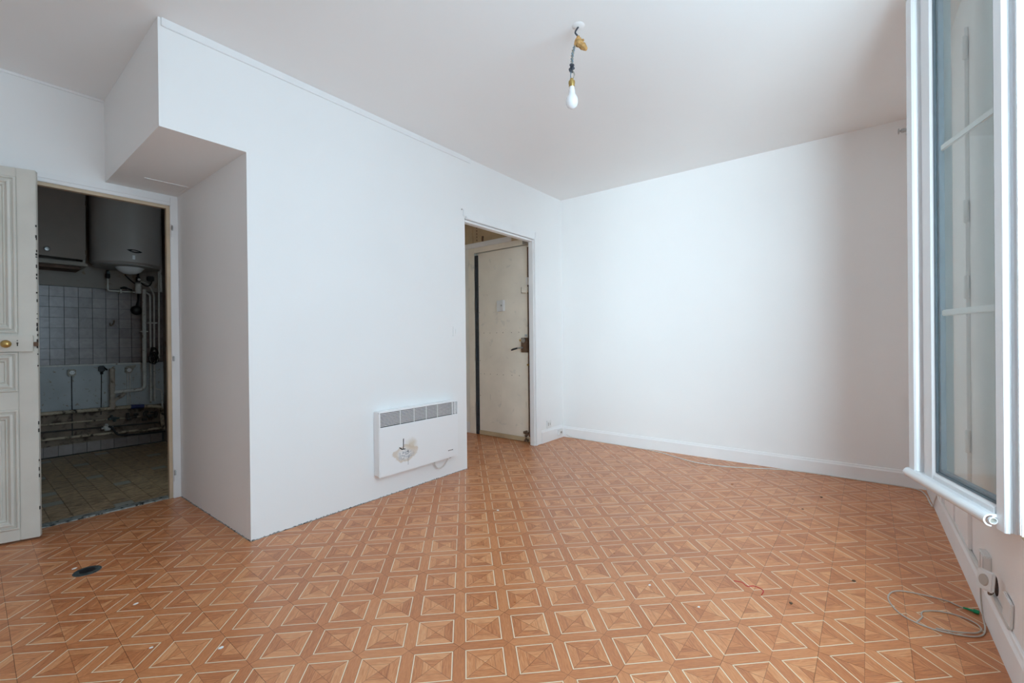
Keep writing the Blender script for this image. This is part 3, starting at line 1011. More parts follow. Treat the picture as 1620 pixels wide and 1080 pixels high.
# gasket, spacer, panes, bars between the panes
gk = MB().frame(lambda u, z, h: (u, h, z), GX0, GX1, GZ0, GZ1, [(0.0, -0.008), (0.001, -0.006), (0.006, -0.010), (0.006, -0.014)])
sp_(gk, 'gasket', M['gasket'])
spc = MB().frame(lambda u, z, h: (u, h, z), GX0, GX1, GZ0, GZ1, [(0.002, -0.017), (0.016, -0.017), (0.016, -0.033), (0.002, -0.033)])
sp_(spc, 'pane_spacer', M['spacer'])
for y in (-0.012, -0.036):
    sp_(Bx(GX0 + 0.001, GX1 - 0.001, y - 0.004, y, GZ0 + 0.001, GZ1 - 0.001), 'glass_pane', M['glass'])
for z in (1.168, 1.802):
    sp_(Bx(GX0 + 0.016, GX1 - 0.016, -0.029, -0.021, z - 0.012, z + 0.012, bev=0.003), 'pane_bar', M['muntin'])

# hinged wall panel behind the sash
pn = empty('hinged_wall_panel', (3.0, YW, 0.15), 'narrow off-white wall panel with small hinges behind the open window sash', 'wall panel')
p1 = Bx(2.735, 3.06, YW, YW + 0.013, 0.147, 2.42, bev=0.002).build('panel_board', M['front_wall'], pn)
Bx(3.075, 3.36, YW, YW + 0.017, 0.147, 2.42, bev=0.003).build('panel_board', M['front_wall'], pn)
Bx(3.40, 3.47, YW, YW + 0.024, 0.147, 2.42, bev=0.008).build('moulding', M['front_wall'], pn)
for z in (2.33, 1.62, 1.29, 0.62):
    MB().lathe([(0.006, -0.05), (0.009, -0.045), (0.009, 0.045), (0.006, 0.05)], (2.730, YW + 0.013, z), n=10).build('hinge', M['front_wall'], p1, True)

# curtain bracket on the window wall near the ceiling
cb = empty('curtain_bracket', (3.20, YW, 2.20), 'short metal curtain bracket jutting out beside the window sash', 'curtain bracket')
ZB = 2.195
MB().tube([(3.20, YW, ZB), (3.20, YW + 0.185, ZB)], 0.0085, 10).build('arm', M['steel'], cb, True)
MB().lathe([(0.011, 0), (0.011, 0.012), (0.006, 0.014), (0.006, 0.020), (0.015, 0.022), (0.015, 0.026), (0.003, 0.028)], (3.20, YW + 0.180, ZB), (0, 1, 0), 14).build('finial', M['steel'], cb, True)
MB().tube([(3.20, YW + 0.165, ZB + 0.014), (3.20, YW + 0.165, ZB - 0.026)], 0.010, 8).build('ring', M['steel'], cb, True)
MB().lathe([(0.022, 0), (0.022, 0.006)], (3.20, YW, ZB), (0, 1, 0), 14).build('wall_plate', M['steel'], cb)

# ================================================================== ELECTRIC HEATER
HX0, HX1, HZ0, HZ1, HY0 = 1.775, 2.517, 0.160, 0.607, 2.532
he = empty('electric_heater', (2.146, YH, HZ0), 'white electric convector heater with a scorched spot on the wall', 'heater')
Bx(HX0 + 0.006, HX1 - 0.006, HY0 + 0.016, YH, HZ0 + 0.004, HZ1 - 0.004, bev=0.004).build('body', M['enamel'], he)
GZ = 0.497
Bx(HX0, HX1, HY0, HY0 + 0.015, HZ0, GZ, bev=0.004).build('front_panel', M['heater_panel'], he)
Bx(HX0 + 0.004, HX1 - 0.004, HY0 + 0.0125, HY0 + 0.0155, GZ, HZ1 - 0.008).build('grille_shade_sheet', M['burn_and_shade'], he)  # dark sheet standing in for the shade between the slats
Bx(HX0, HX1, HY0, HY0 + 0.015, HZ1 - 0.014, HZ1, bev=0.004).build('top_edge', M['enamel'], he)
for x in (HX0, HX1 - 0.010):
    Bx(x, x + 0.010, HY0, HY0 + 0.015, GZ, HZ1 - 0.014, bev=0.002).build('side_edge', M['enamel'], he)
ns = 9
for k in range(ns):
    z = GZ + 0.006 + (HZ1 - 0.014 - GZ - 0.008) * (k + 0.5) / ns
    Bx(HX0 + 0.010, HX1 - 0.010, HY0 + 0.001, HY0 + 0.004, z - 0.0022, z + 0.0022).build('grille_slat', M['enamel'], he)
for x in (1.952, 2.075, 2.190, 2.300):
    Bx(x, x + 0.003, HY0 + 0.0042, HY0 + 0.009, GZ, HZ1 - 0.014).build('grille_rib', M['enamel'], he)
for x in (2.455, 2.482):
    Bx(x, x + 0.006, HY0 - 0.0005, HY0 + 0.010, GZ, HZ1 - 0.014).build('grille_rib', M['enamel'], he)
# scratch and burn marks, worn brand mark
sc = MB()
yf = HY0 - 0.0004
sc.prism([(1.969, 0.318), (1.975, 0.318), (1.978, 0.395), (1.970, 0.390)], 'y', yf, yf + 0.003)
sc.prism([(1.935, 0.340), (1.942, 0.328), (1.958, 0.317), (1.992, 0.314), (1.990, 0.320), (1.962, 0.324), (1.948, 0.334)], 'y', yf, yf + 0.003)
sc.prism([(2.012, 0.290), (2.018, 0.288), (2.016, 0.306), (2.013, 0.308)], 'y', yf, yf + 0.003)
sc.prism([(2.013, 0.200), (2.015, 0.200), (2.015, 0.288), (2.014, 0.288)], 'y', yf, yf + 0.003)
sc.build('burn_mark', M['burn_and_shade'], he)
br_ = MB()
for a, w in ((2.405, 0.010), (2.418, 0.006), (2.427, 0.008), (2.438, 0.005), (2.446, 0.010)):
    br_.box(a, a + w, yf, yf + 0.002, 0.2165, 0.2225)
br_.build('brand_mark', M['black'], he)
MB().tube(smooth_path([(2.295, YH - 0.030, HZ0 + 0.008), (2.305, YH - 0.028, 0.125), (2.345, YH - 0.02, 0.088), (2.395, YH - 0.02, 0.090), (2.435, YH - 0.025, 0.128), (2.445, YH - 0.03, HZ0 + 0.008)]), 0.0045, 8).build('power_cord', M['cable'], he, True)
Bx(2.435, 2.455, HY0 + 0.02, HY0 + 0.04, HZ0 - 0.008, HZ0 + 0.004).build('cord_grip', M['black'], he)

# painted-over switch
sw = empty('light_switch', (2.576, YH, 1.158), 'painted-over white light switch beside the hall doorway', 'switch')
Bx(2.534, 2.618, YH - 0.008, YH, 1.118, 1.200, bev=0.003).build('plate', M['wall'], sw)
Bx(2.556, 2.596, YH - 0.013, YH - 0.008, 1.138, 1.180, bev=0.003).build('rocker', M['wall'], sw)
# screw hole by the casing
tag(MB().lathe([(0.006, 0), (0.006, 0.002), (0.002, 0.003)], (2.657, YH, 2.181), (0, -1, 0), 8).build('wall_plug', M['wire_grey']),
    'tiny grey wall plug above the hall doorway corner', 'wall plug')

# corner outlets
oc = empty('wall_outlet', (3.935, YH, 0.17), 'white double wall outlet above the short baseboard in the corner', 'outlet')
Bx(3.895, 3.978, YH - 0.012, YH, 0.140, 0.225, bev=0.004).build('plate', M['outlet'], oc)
Bx(3.915, 3.926, YH - 0.0128, YH - 0.011, 0.165, 0.200).build('socket_slot', M['wire_grey'], oc)
Bx(3.948, 3.956, YH - 0.0128, YH - 0.011, 0.170, 0.195).build('socket_slot', M['wire_grey'], oc)
ob = empty('cable_junction_box', (4.10, YH, 0.08), 'small white junction box at the foot of the far corner', 'junction box')
Bx(4.085, 4.160, YH - 0.046, YH - 0.016, 0.040, 0.105, bev=0.006).build('body', M['outlet'], ob)
Bx(4.105, 4.135, YH - 0.0475, YH - 0.046, 0.060, 0.080).build('slot', M['wire_grey'], ob)

# ================================================================== HANGING BULB
hb = empty('hanging_bulb', (1.930, 1.085, H), 'bare white bulb hanging from twisted wires on the ceiling', 'light bulb')
bx, by = 1.913, 1.107
MB().lathe([(0.032, 0), (0.026, -0.003), (0.013, -0.006), (0.003, -0.007)], (1.936, 1.080, H), (0, 0, 1), 16).build('ceiling_patch', M['ceiling'], hb, True)
MB().tube(smooth_path([(1.936, 1.080, H - 0.006), (1.930, 1.088, H - 0.020), (1.926, 1.092, H - 0.034), (1.933, 1.083, H - 0.050), (1.938, 1.076, H - 0.062)]), 0.004, 6).build('hook', M['tape'], hb, True)
lump = MB()
rs = random.Random(2)
path = [(1.934, 1.082, 2.582), (1.936, 1.079, 2.568), (1.934, 1.082, 2.552), (1.942, 1.070, 2.540), (1.950, 1.060, 2.530), (1.957, 1.052, 2.521), (1.960, 1.047, 2.516)]
rad = [0.006, 0.013, 0.019, 0.017, 0.015, 0.013, 0.006]
lump.tube(smooth_path(path, 4), [max(0.004, rad[min(6, k // 4)] * (1 - (k % 4) / 4) + rad[min(6, k // 4 + 1)] * (k % 4) / 4) * rs.uniform(0.85, 1.15) for k in range(25)], 9)
lump.tube([(1.940, 1.074, 2.560), (1.952, 1.058, 2.563)], [0.008, 0.005], 7)
lump.tube([(1.932, 1.086, 2.556), (1.924, 1.095, 2.536)], [0.014, 0.005], 7)
lump.build('foam_lump', M['foam'], hb)
def twist(p0, p1, r, turns, phase, n=40, bow=0.0):
    out = []
    p0, p1 = Vector(p0), Vector(p1)
    for k in range(n + 1):
        t = k / n
        p = p0.lerp(p1, t)
        a = phase + turns * 2 * math.pi * t
        out.append(p + Vector((r * math.cos(a), r * math.sin(a), 0)) + Vector((-0.5, 0.6, 0)) * bow * math.sin(math.pi * t))
    return out
MB().tube(twist((1.924, 1.095, 2.536), (1.914, 1.106, 2.438), 0.0045, 3.5, 0, bow=0.006), 0.0032, 6).build('wire', M['wire_blue'], hb, True)
MB().tube(twist((1.924, 1.095, 2.536), (1.914, 1.106, 2.438), 0.0045, 3.5, math.pi, bow=0.006), 0.0032, 6).build('wire', M['wire_grey'], hb, True)
kn = MB()
for k in range(14):
    c = (bx + rs.uniform(-.008, .008), by + rs.uniform(-.008, .008), 2.424 + rs.uniform(-.014, .014))
    kn.lathe([(0.003, -0.007), (0.007, -0.003), (0.007, 0.003), (0.003, 0.007)], c, (rs.uniform(-1, 1), rs.uniform(-1, 1), rs.uniform(-1, 1)), 6)
kn.build('wire_knot', M['tape'], hb)
MB().tube(smooth_path([(bx - .002, by + .002, 2.412), (bx - .003, by + .004, 2.385), (bx - .001, by + .001, 2.362)]), 0.0028, 6).build('wire', M['wire_blue'], hb, True)
MB().tube(smooth_path([(bx + .004, by - .004, 2.412), (bx + .009, by - .010, 2.392), (bx + .002, by - .002, 2.362)]), 0.0028, 6).build('wire', M['wire_grey'], hb, True)
MB().lathe([(0.004, 0.028), (0.009, 0.026), (0.010, 0.018), (0.0155, 0.014), (0.0165, 0.004), (0.0145, -0.002), (0.0145, -0.012), (0.013, -0.014)], (bx, by, 2.345), (0, 0, 1), 18).build('lamp_holder', M['brass'], hb, True)
MB().lathe([(0.0125, 0.0), (0.0125, -0.012), (0.015, -0.018), (0.0155, -0.034), (0.020, -0.044), (0.0265, -0.055), (0.0295, -0.070), (0.0290, -0.084), (0.0235, -0.097), (0.012, -0.106), (0.002, -0.109)], (bx, by, 2.333), (0, 0, 1), 22).build('bulb', M['bulb'], hb, True)

# ================================================================== KITCHEN
# wall cabinet with its door ajar
KC = KY - 0.0145
kc = empty('kitchen_cabinet', (0.45, KY, 1.80), 'taupe kitchen wall cabinet with a round knob, door slightly open', 'cabinet')
CX1, CYF, CZ0, CZ1 = 0.803, 5.78, 1.845, 2.56
bd = MB()
bd.box(CX1 - 0.018, CX1, CYF, KC, CZ0, CZ1)
bd.box(0.10, 0.118, CYF, KC, CZ0, CZ1)
bd.box(0.118, CX1 - 0.018, CYF, KC, CZ0, CZ0 + 0.018)
bd.box(0.118, CX1 - 0.018, CYF, KC, CZ1 - 0.018, CZ1)
bd.box(0.118, CX1 - 0.018, KY - 0.006, KC, CZ0 + 0.018, CZ1 - 0.018)
bd.build('body', M['cab_edge'], kc)
Bx(0.09, 0.818, CYF - 0.020, KC, CZ0 - 0.022, CZ0 - 0.0005, bev=0.004).build('ledge', M['cab_edge'], kc)
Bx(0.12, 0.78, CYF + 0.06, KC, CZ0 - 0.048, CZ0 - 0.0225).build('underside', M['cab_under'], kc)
dm = Bx(-0.40, 0.0, -0.018, 0.0, 1.882, 2.512, bev=0.002).build('door', M['cab'], None)
dm.parent = kc
dm.location = (CX1 - 0.022 - kc.location.x, CYF - 0.001 - kc.location.y, -kc.location.z)
dm.rotation_euler = (0, math.radians(0.6), math.radians(7))
kno = MB().lathe([(0.008, 0), (0.008, 0.010), (0.018, 0.014), (0.021, 0.020), (0.016, 0.026), (0.002, 0.028)], (-0.262, -0.018, 1.940), (0, -1, 0), 18).build('knob', M['steel'], None, True)
kno.parent = dm
for z in (2.42, 1.955):
    h_ = Bx(-0.004, 0.006, -0.024, -0.016, z - 0.022, z + 0.022, bev=0.002).build('hinge', M['rust'], None)
    h_.parent = dm

# water heater
wh = empty('water_heater', (1.115, KY, 1.85), 'large grey-white cylindrical water heater above the kitchen pipes', 'water heater')
TX, TY, TR = 1.118, 5.825, 0.277
MB().lathe([(TR - 0.02, 1.862), (TR, 1.880), (TR, 2.585), (TR - 0.03, 2.610)], (TX, TY, 0), (0, 0, 1), 48).build('tank', M['boiler'], wh, True)
MB().lathe([(0.12, 1.838), (0.22, 1.842), (TR - 0.018, 1.850), (TR - 0.02, 1.862)], (TX, TY, 0), (0, 0, 1), 48).build('base_rim', M['boiler_low'], wh, True)
MB().lathe([(0.006, -0.062), (0.05, -0.055), (0.085, -0.035), (0.112, 0.0), (0.115, 0.010)], (TX, TY - 0.10, 1.838), (0, 0, 1), 32).build('bottom_cover', M['bulb'], wh, True)
bdg = []
for k in range(17):
    t = -1 + 2 * k / 16
    bdg.append((0.060 * t, 0.004 - 0.006 * t + 0.011 * (1 - t * t)))
for k in range(17):
    t = 1 - 2 * k / 16
    bdg.append((0.060 * t, 0.004 - 0.006 * t - 0.020 * (1 - t * t)))
def on_tank(x, r=TR):
    return TX + r * math.sin(x / r), TY - r * math.cos(x / r)
vs = []
for off in (0.0005, 0.004):
    for p in bdg:
        X, Y = on_tank(p[0] + 0.005, TR)
        n_ = Vector((X - TX, Y - TY, 0)).normalized()
        vs.append((X + n_.x * off, Y + n_.y * off, 1.985 + p[1]))
N_ = len(bdg)
bmb = MB().add(vs, [tuple(range(N_, 2 * N_))] + [(k, (k + 1) % N_, N_ + (k + 1) % N_, N_ + k) for k in range(N_)])
bg_ = bmb.build('badge', M['black'], wh)
X, Y = on_tank(0.004, TR)
Bx(X - 0.026, X + 0.026, Y - 0.0062, Y - 0.003, 1.9835, 1.9875).build('badge_lettering', M['boiler'], bg_)
for z in (2.40, 1.98):
    Bx(TX - 0.16, TX + 0.16, TY + TR - 0.02, KY, z, z + 0.06).build('wall_bracket', M['steel'], wh)
Bx(TX - 0.013, TX + 0.007, TY - TR - 0.0022, TY - TR + 0.002, 1.905, 1.945).build('sticker', M['bulb'], wh)

def pipe(name, pts, r, mat, label, group=None, n=10, sm=True, cat='pipe'):
    o = MB().tube(smooth_path(pts, 6) if sm else pts, r, n).build(name, M[mat], None, True)
    return tag(o, label, cat, group)

def elbow(pts, r=0.05, seg=5):
    """polyline with rounded corners"""
    pts = [Vector(p) for p in pts]
    out = [pts[0]]
    for k in range(1, len(pts) - 1):
        a, b, c = pts[k - 1], pts[k], pts[k + 1]
        d1_, d2_ = (a - b), (c - b)
        q = min(r, d1_.length * 0.45, d2_.length * 0.45)
        p0, p2 = b + d1_.normalized() * q, b + d2_.normalized() * q
        for s in range(seg + 1):
            t = s / seg
            out.append(p0 * (1 - t) ** 2 + b * 2 * t * (1 - t) + p2 * t * t)
    out.append(pts[-1])
    return out

# cold feed: valve under the tank, thin pipe down and across to the safety group
vg = empty('shutoff_valve', (1.005, 6.05, 1.83), 'black and green shutoff valve under the water heater', 'valve')
MB().lathe([(0.012, -0.045), (0.020, -0.035), (0.020, 0.0), (0.013, 0.006), (0.013, 0.035), (0.008, 0.040)], (1.005, 6.04, 1.800), (0, 0, 1), 12).build('body', M['black'], vg, True)
MB().lathe([(0.013, 0), (0.016, 0.008), (0.012, 0.022)], (1.005, 6.025, 1.812), (0, -1, 0), 10).build('handle', M['floor_cap'], vg, True)
pipe('feed_pipe', elbow([(1.005, 6.04, 1.754), (1.003, 6.04, 1.630), (1.225, 6.04, 1.632)], 0.02), 0.0075, 'pipe', 'thin white pipe bent under the water heater along the tile edge', sm=False)
tag(Bx(1.095, 1.112, 6.02, KY - 0.008, 1.612, 1.65, bev=0.003).build('pipe_clip', M['pipe']), 'pale clip holding the thin pipe under the water heater', 'pipe clip')
tag(MB().tube(smooth_path([(1.105, 6.06, 1.665), (1.14, 6.055, 1.672), (1.20, 6.05, 1.655)]), [0.010] * 6 + [0.014] * 5 + [0.007] * 6, 8).build('tap_lever', M['black'], None, True), 'dark lever lying on the thin pipe below the water heater', 'lever')
sg = empty('safety_valve', (1.245, 6.03, 1.66), 'white siphon pot with black safety valve under the water heater', 'safety valve')
MB().lathe([(0.022, 0), (0.027, 0.005), (0.027, 0.105), (0.020, 0.112)], (1.245, 6.03, 1.618), (0, 0, 1), 16).build('siphon_pot', M['pipe'], sg, True)
MB().lathe([(0.018, 0), (0.020, 0.01), (0.020, 0.045), (0.012, 0.055)], (1.245, 6.03, 1.742), (0, 0, 1), 14).build('valve_body', M['black'], sg, True)
MB().lathe([(0.010, 0), (0.014, 0.004), (0.012, 0.014), (0.003, 0.016)], (1.248, 6.010, 1.765), (0, -1, 0), 14).build('valve_cap', M['bulb'], sg, True)
MB().lathe([(0.010, 0), (0.010, 0.040)], (1.245, 6.03, 1.797), (0, 0, 1), 10).build('inlet', M['black'], sg, True)
pipe('power_cable', [(1.13, 5.98, 1.80), (1.17, 6.02, 1.765), (1.222, 6.055, 1.725)], 0.006, 'black', 'black cable running from the water heater cover to the siphon', cat='cable', n=8)
pipe('plug_cable', [(1.270, 6.035, 1.735), (1.31, 6.035, 1.705), (1.345, 6.035, 1.715), (1.365, 6.045, 1.755)], 0.006, 'black', 'black cable curling up to the black plug by the water heater', cat='cable', n=8)
pg = empty('mains_plug', (1.365, KY, 1.79), 'black mains plug on the wall right of the siphon', 'plug')
Bx(1.335, 1.395, KY - 0.045, KY, 1.765, 1.822, bev=0.008).build('socket_box', M['black'], pg)
Bx(1.352, 1.380, KY - 0.070, KY - 0.0455, 1.758, 1.800, bev=0.006).build('plug_body', M['black'], pg)

# vertical pipes right of the tiles
def clipbar(x0, x1, z, label):
    tag(Bx(x0, x1, KY - 0.085, KY - 0.005, z - 0.006, z + 0.006, bev=0.002).build('pipe_clip', M['pipe']), label, 'pipe clip')
pipe('water_pipe', elbow([(1.315, 6.068, 1.640), (1.352, 6.068, 1.615), (1.350, 6.068, 0.455)], 0.06), 0.0085, 'pipe', 'thin white water pipe just right of the thick drain pipe', 'thin vertical kitchen pipes', sm=False)
pipe('water_pipe', elbow([(1.262, 6.06, 1.752), (1.330, 6.068, 1.735), (1.387, 6.068, 1.64), (1.380, 6.068, 0.455)], 0.07), 0.0085, 'pipe', 'thin white water pipe curving out from the safety valve', 'thin vertical kitchen pipes', sm=False)
pipe('water_pipe', elbow([(1.434, 6.068, 2.30), (1.424, 6.068, 0.905), (1.395, 6.075, 0.880)], 0.04), 0.0085, 'pipe', 'straight thin white pipe nearest the kitchen corner', 'thin vertical kitchen pipes', sm=False)
clipbar(1.330, 1.408, 1.310, 'pale clip across the two thin vertical pipes')
clipbar(1.262, 1.325, 1.215, 'pale clip around the thick drain pipe')
pipe('corner_pipe', elbow([(1.395, 6.095, 0.585), (1.452, 6.095, 0.570), (1.460, 6.095, 0.16)], 0.05), 0.008, 'pipe', 'thin pale pipe arching down into the kitchen corner', sm=False)
pipe('corner_conduit', [(1.455, 6.09, H - 0.002), (1.455, 6.09, 1.66)], 0.011, 'pipe', 'pale conduit in the upper kitchen corner', sm=False)
# tangle of wires at the foot of the pipes
rs = random.Random(9)
tg = MB()
for k in range(9):
    c = Vector((1.362 + rs.uniform(-.012, .025), 6.005, 0.96 + rs.uniform(-.05, .05)))
    pts = [c + Vector((0.028 * math.cos(a + k) + rs.uniform(-.008, .008), rs.uniform(-.02, .02), 0.055 * math.sin(a + k) + rs.uniform(-.01, .01))) for a in [t * 0.9 for t in range(8)]]
    tg.tube(smooth_path(pts, 4), 0.0042, 6)
tag(tg.build('wire_tangle', M['black'], None, True), 'knot of black wires hanging by the thin vertical pipes', 'wires')

# ladle and hook
ld = empty('ladle', (1.25, KY, 1.60), 'black ladle hanging on the kitchen tiles beside the drain pipe', 'ladle')
MB().tube([(1.262, KY - 0.022, 1.622), (1.258, KY - 0.024, 1.55), (1.248, KY - 0.026, 1.49)], [0.010, 0.009, 0.012], 8).build('handle', M['black'], ld, True)
MB().lathe([(0.048, -0.012), (0.052, 0.0), (0.046, 0.016), (0.028, 0.030), (0.004, 0.034)], (1.243, KY - 0.026, 1.442), (0, -1, 0), 20).build('bowl', M['black'], ld, True)
hk = MB().tube(smooth_path([(1.063, KY - 0.006, 1.332), (1.060, KY - 0.02, 1.312), (1.052, KY - 0.030, 1.290), (1.036, KY - 0.034, 1.275), (1.026, KY - 0.030, 1.290), (1.030, KY - 0.024, 1.300)]), 0.006, 8)
hk.lathe([(0.012, 0), (0.012, 0.006)], (1.060, KY - 0.008, 1.322), (0, -1, 0), 10)
tag(hk.build('wall_hook', M['rust'], None, True), 'small dark hook screwed to the kitchen tiles', 'hook')

# rail under the tiles, old outlets and their cables
tag(Bx(0.36, 1.275, KY - 0.016, KY + 0.002, 0.868, 0.883, bev=0.003).build('edge_rail', M['pipe']), 'pale rail along the lower edge of the kitchen tiles', 'rail')
def old_outlet(x, z, w, label, face=True):
    e = empty('kitchen_outlet', (x, KY, z), label, 'outlet', 'old kitchen outlets')
    Bx(x - w, x + w, KY - 0.030, KY + 0.002, z - w * 1.15, z + w * 1.15, bev=0.008).build('body', M['outlet_old'], e)
    f = MB().lathe([(0.019, 0), (0.019, 0.003), (0.015, 0.0032), (0.014, 0.001)], (x + 0.002, KY - 0.030, z), (0, -1, 0), 16).build('face', M['outlet'], e, True)
    ho = MB()
    for dx in (-0.006, 0.010):
        ho.lathe([(0.0025, 0), (0.0025, 0.001)], (x + dx, KY - 0.0332, z), (0, -1, 0), 8)
    ho.build('pin_hole', M['black'], e)
    return e
old_outlet(0.741, 0.806, 0.030, 'grimy square outlet on the left of the kitchen splashback')
e2 = old_outlet(1.172, 0.806, 0.030, 'broken stained outlet right of the stub pipe')
MB().add([(1.195, KY - 0.012, 0.79), (1.235, KY - 0.016, 0.848), (1.15, KY - 0.020, 0.850), (1.150, KY, 0.842), (1.238, KY, 0.855), (1.200, KY, 0.78)], [(0, 1, 2), (2, 3, 4, 1), (4, 5, 0, 1)]).build('burnt_edge', M['outlet_old'], e2)
jb = MB()
jb.box(0.935, 0.985, KY - 0.035, KY + 0.002, 0.800, 0.862, bev=0.008)
jb.lathe([(0.012, 0), (0.012, 0.03)], (0.96, KY - 0.02, 0.775), (0, 0, 1), 8)
jb.tube([(0.975, KY - 0.03, 0.845), (1.0, KY - 0.03, 0.815)], 0.008, 6)
tag(jb.build('junction_box', M['black']), 'black junction box under the tile rail, left of the stub pipe', 'junction box')
for x0, x1, z1, lb in ((0.741, 0.741, 0.185, 'thin dark cable dropping from the left kitchen outlet'), (0.960, 0.952, 0.36, 'thin dark cable dropping from the black junction box')):
    pipe('outlet_cable', [(x0, KY - 0.006, 0.775), ((x0 + x1) / 2, KY - 0.004, 0.5), (x1, KY - 0.006, z1)], 0.0042, 'pipe_dark', lb, 'kitchen outlet cables', n=6, cat='cable')
for k, x in enumerate((1.163, 1.183)):
    pipe('outlet_conduit', [(x, KY - 0.007, 0.775), (x, KY - 0.007, 0.44)], 0.006, 'pipe', ('left' if k == 0 else 'right') + ' one of the two pale conduits below the broken outlet', 'conduits below the broken outlet', n=8, sm=False, cat='conduit')

# stub drain pipe and the horizontal runs
sb = empty('waste_plumbing', (1.032, 6.05, 0.40), 'joined waste plumbing low on the kitchen wall: beige stub, drain and cream run', 'plumbing')
MB().lathe([(0.020, 0.41), (0.0215, 0.415), (0.0215, 0.80), (0.0235, 0.802), (0.0235, 0.832), (0.019, 0.832), (0.019, 0.80)], (1.032, 6.05, 0), (0, 0, 1), 16).build('stub_pipe', M['pvc_drain'], sb, True)
for z in (0.655, 0.555, 0.498, 0.45):
    MB().lathe([(0.0215, -0.012), (0.026, -0.010), (0.026, 0.010), (0.0215, 0.012)], (1.032, 6.05, z), (0, 0, 1), 16).build('collar', M['pvc_drain'], sb, True)
MB().tube(elbow([(1.297, 6.05, 1.668), (1.292, 6.05, 0.595), (1.042, 6.05, 0.585)], 0.05), 0.018, 12).build('drain_pipe', M['pipe'], sb, True)
MB().tube([(1.05, 6.05, 0.505), (1.105, 6.045, 0.545), (1.125, 6.04, 0.572)], [0.016, 0.018, 0.020], 10).build('side_branch', M['pvc_drain'], sb, True)
MB().tube(elbow([(0.30, 6.05, 0.434), (1.20, 6.05, 0.418), (1.435, 6.05, 0.395), (1.445, 6.05, 0.20), (1.453, 6.04, 0.135)], 0.06), 0.019, 12).build('waste_pipe', M['pipe_old'], sb, True)
MB().tube([(1.175, 6.05, 0.4185), (1.285, 6.05, 0.411)], 0.0215, 12).build('pipe_wrap', M['blue_tape'], sb, True)
pipe('gas_pipe', [(0.30, 6.07, 0.327), (0.75, 6.07, 0.318), (1.08, 6.07, 0.306), (1.40, 6.07, 0.300)], 0.0085, 'pipe_old', 'upper thin brown pipe below the waste pipe', 'thin horizontal kitchen pipes')
pipe('gas_pipe', [(0.30, 6.07, 0.262), (0.75, 6.07, 0.246), (1.02, 6.07, 0.232), (1.405, 6.07, 0.217)], 0.0085, 'pipe_dark', 'lower thin blackened pipe below the waste pipe', 'thin horizontal kitchen pipes')
pipe('floor_pipe', [(0.30, 6.055, 0.190), (0.80, 6.055, 0.176), (1.10, 6.055, 0.163), (1.46, 6.055, 0.150)], 0.013, 'pipe_old', 'stained pipe just above the kitchen skirting tiles', sm=True)
pipe('black_hose', elbow([(0.995, 6.03, 0.245), (1.025, 6.02, 0.225), (1.055, 6.01, 0.145), (1.20, 6.0, 0.128), (1.455, 6.0, 0.118)], 0.06), 0.010, 'black', 'black hose curving down to run along the skirting tiles', sm=False, cat='hose')
rs = random.Random(21)
for nm, lb, c, mt, cnt in (('stop_cock', 'blackened stop cock on the upper thin pipe', (1.18, 6.05, 0.305), 'pipe_dark', 5),
                           ('stop_cock', 'blackened stop cock cluster near the kitchen corner', (1.335, 6.04, 0.31), 'pipe_dark', 9),
                           ('pipe_fitting', 'greenish fitting on the upper thin pipe below the stub', (1.04, 6.06, 0.312), 'floor_cap', 4),
                           ('pipe_fitting', 'pale crusted fitting on the lower thin pipe', (0.99, 6.055, 0.225), 'pipe', 3)):
    mb = MB()
    for k in range(cnt):
        p = Vector(c) + Vector((rs.uniform(-.05, .05) * min(1, cnt / 6), rs.uniform(-.02, .015), rs.uniform(-.045, .045) * min(1, cnt / 6)))
        r = rs.uniform(0.010, 0.018)
        mb.lathe([(r * .6, -r * 1.4), (r, -r), (r, r), (r * .6, r * 1.4)], p, rs.choice([(1, 0, 0), (0, 0, 1), (0, 1, 0)]), 8)
    mb.tube([Vector(c) + Vector((-.045, 0, 0)), Vector(c) + Vector((.045, 0, 0))], 0.0095, 8)
    tag(mb.build(nm, M[mt], None, True), lb, 'valve' if nm == 'stop_cock' else 'fitting')

# ================================================================== FLOOR AND WINDOW-SIDE SMALL THINGS
fc = empty('drain_cover', (0.396, 2.900, 0), 'dark round metal cover set in the floor before the recess', 'floor cover')
MB().lathe([(0.052, 0), (0.050, 0.0025), (0.034, 0.0035), (0.031, 0.0025)], (0.396, 2.900, 0.0), (0, 0, 1), 28).build('rim', M['floor_cap'], fc, True)
MB().lathe([(0.030, 0.001), (0.028, 0.0045), (0.010, 0.005), (0.002, 0.0052)], (0.396, 2.900, 0.0), (0, 0, 1), 24).build('plug', M['black'], fc, True)

# white cable along the foot of the far wall
pts = [(4.205, 2.545, 0.03), (4.208, 2.46, 0.008), (4.206, 2.2, 0.004), (4.196, 1.9, 0.004), (4.165, 1.55, 0.004), (4.06, 1.30, 0.004), (3.985, 1.10, 0.004), (3.998, 0.90, 0.004),
       (4.085, 0.68, 0.004), (4.175, 0.50, 0.004), (4.207, 0.30, 0.004), (4.208, -0.10, 0.004), (4.200, -0.30, 0.004), (4.10, -0.352, 0.004), (3.90, -0.360, 0.004), (3.80, -0.364, 0.010), (3.70, -0.364, 0.075), (3.62, -0.366, 0.134)]
tag(MB().tube(smooth_path(pts, 6), 0.0038, 7).build('floor_cable', M['cable'], None, True), 'white cable lying along the far wall baseboard', 'cable')
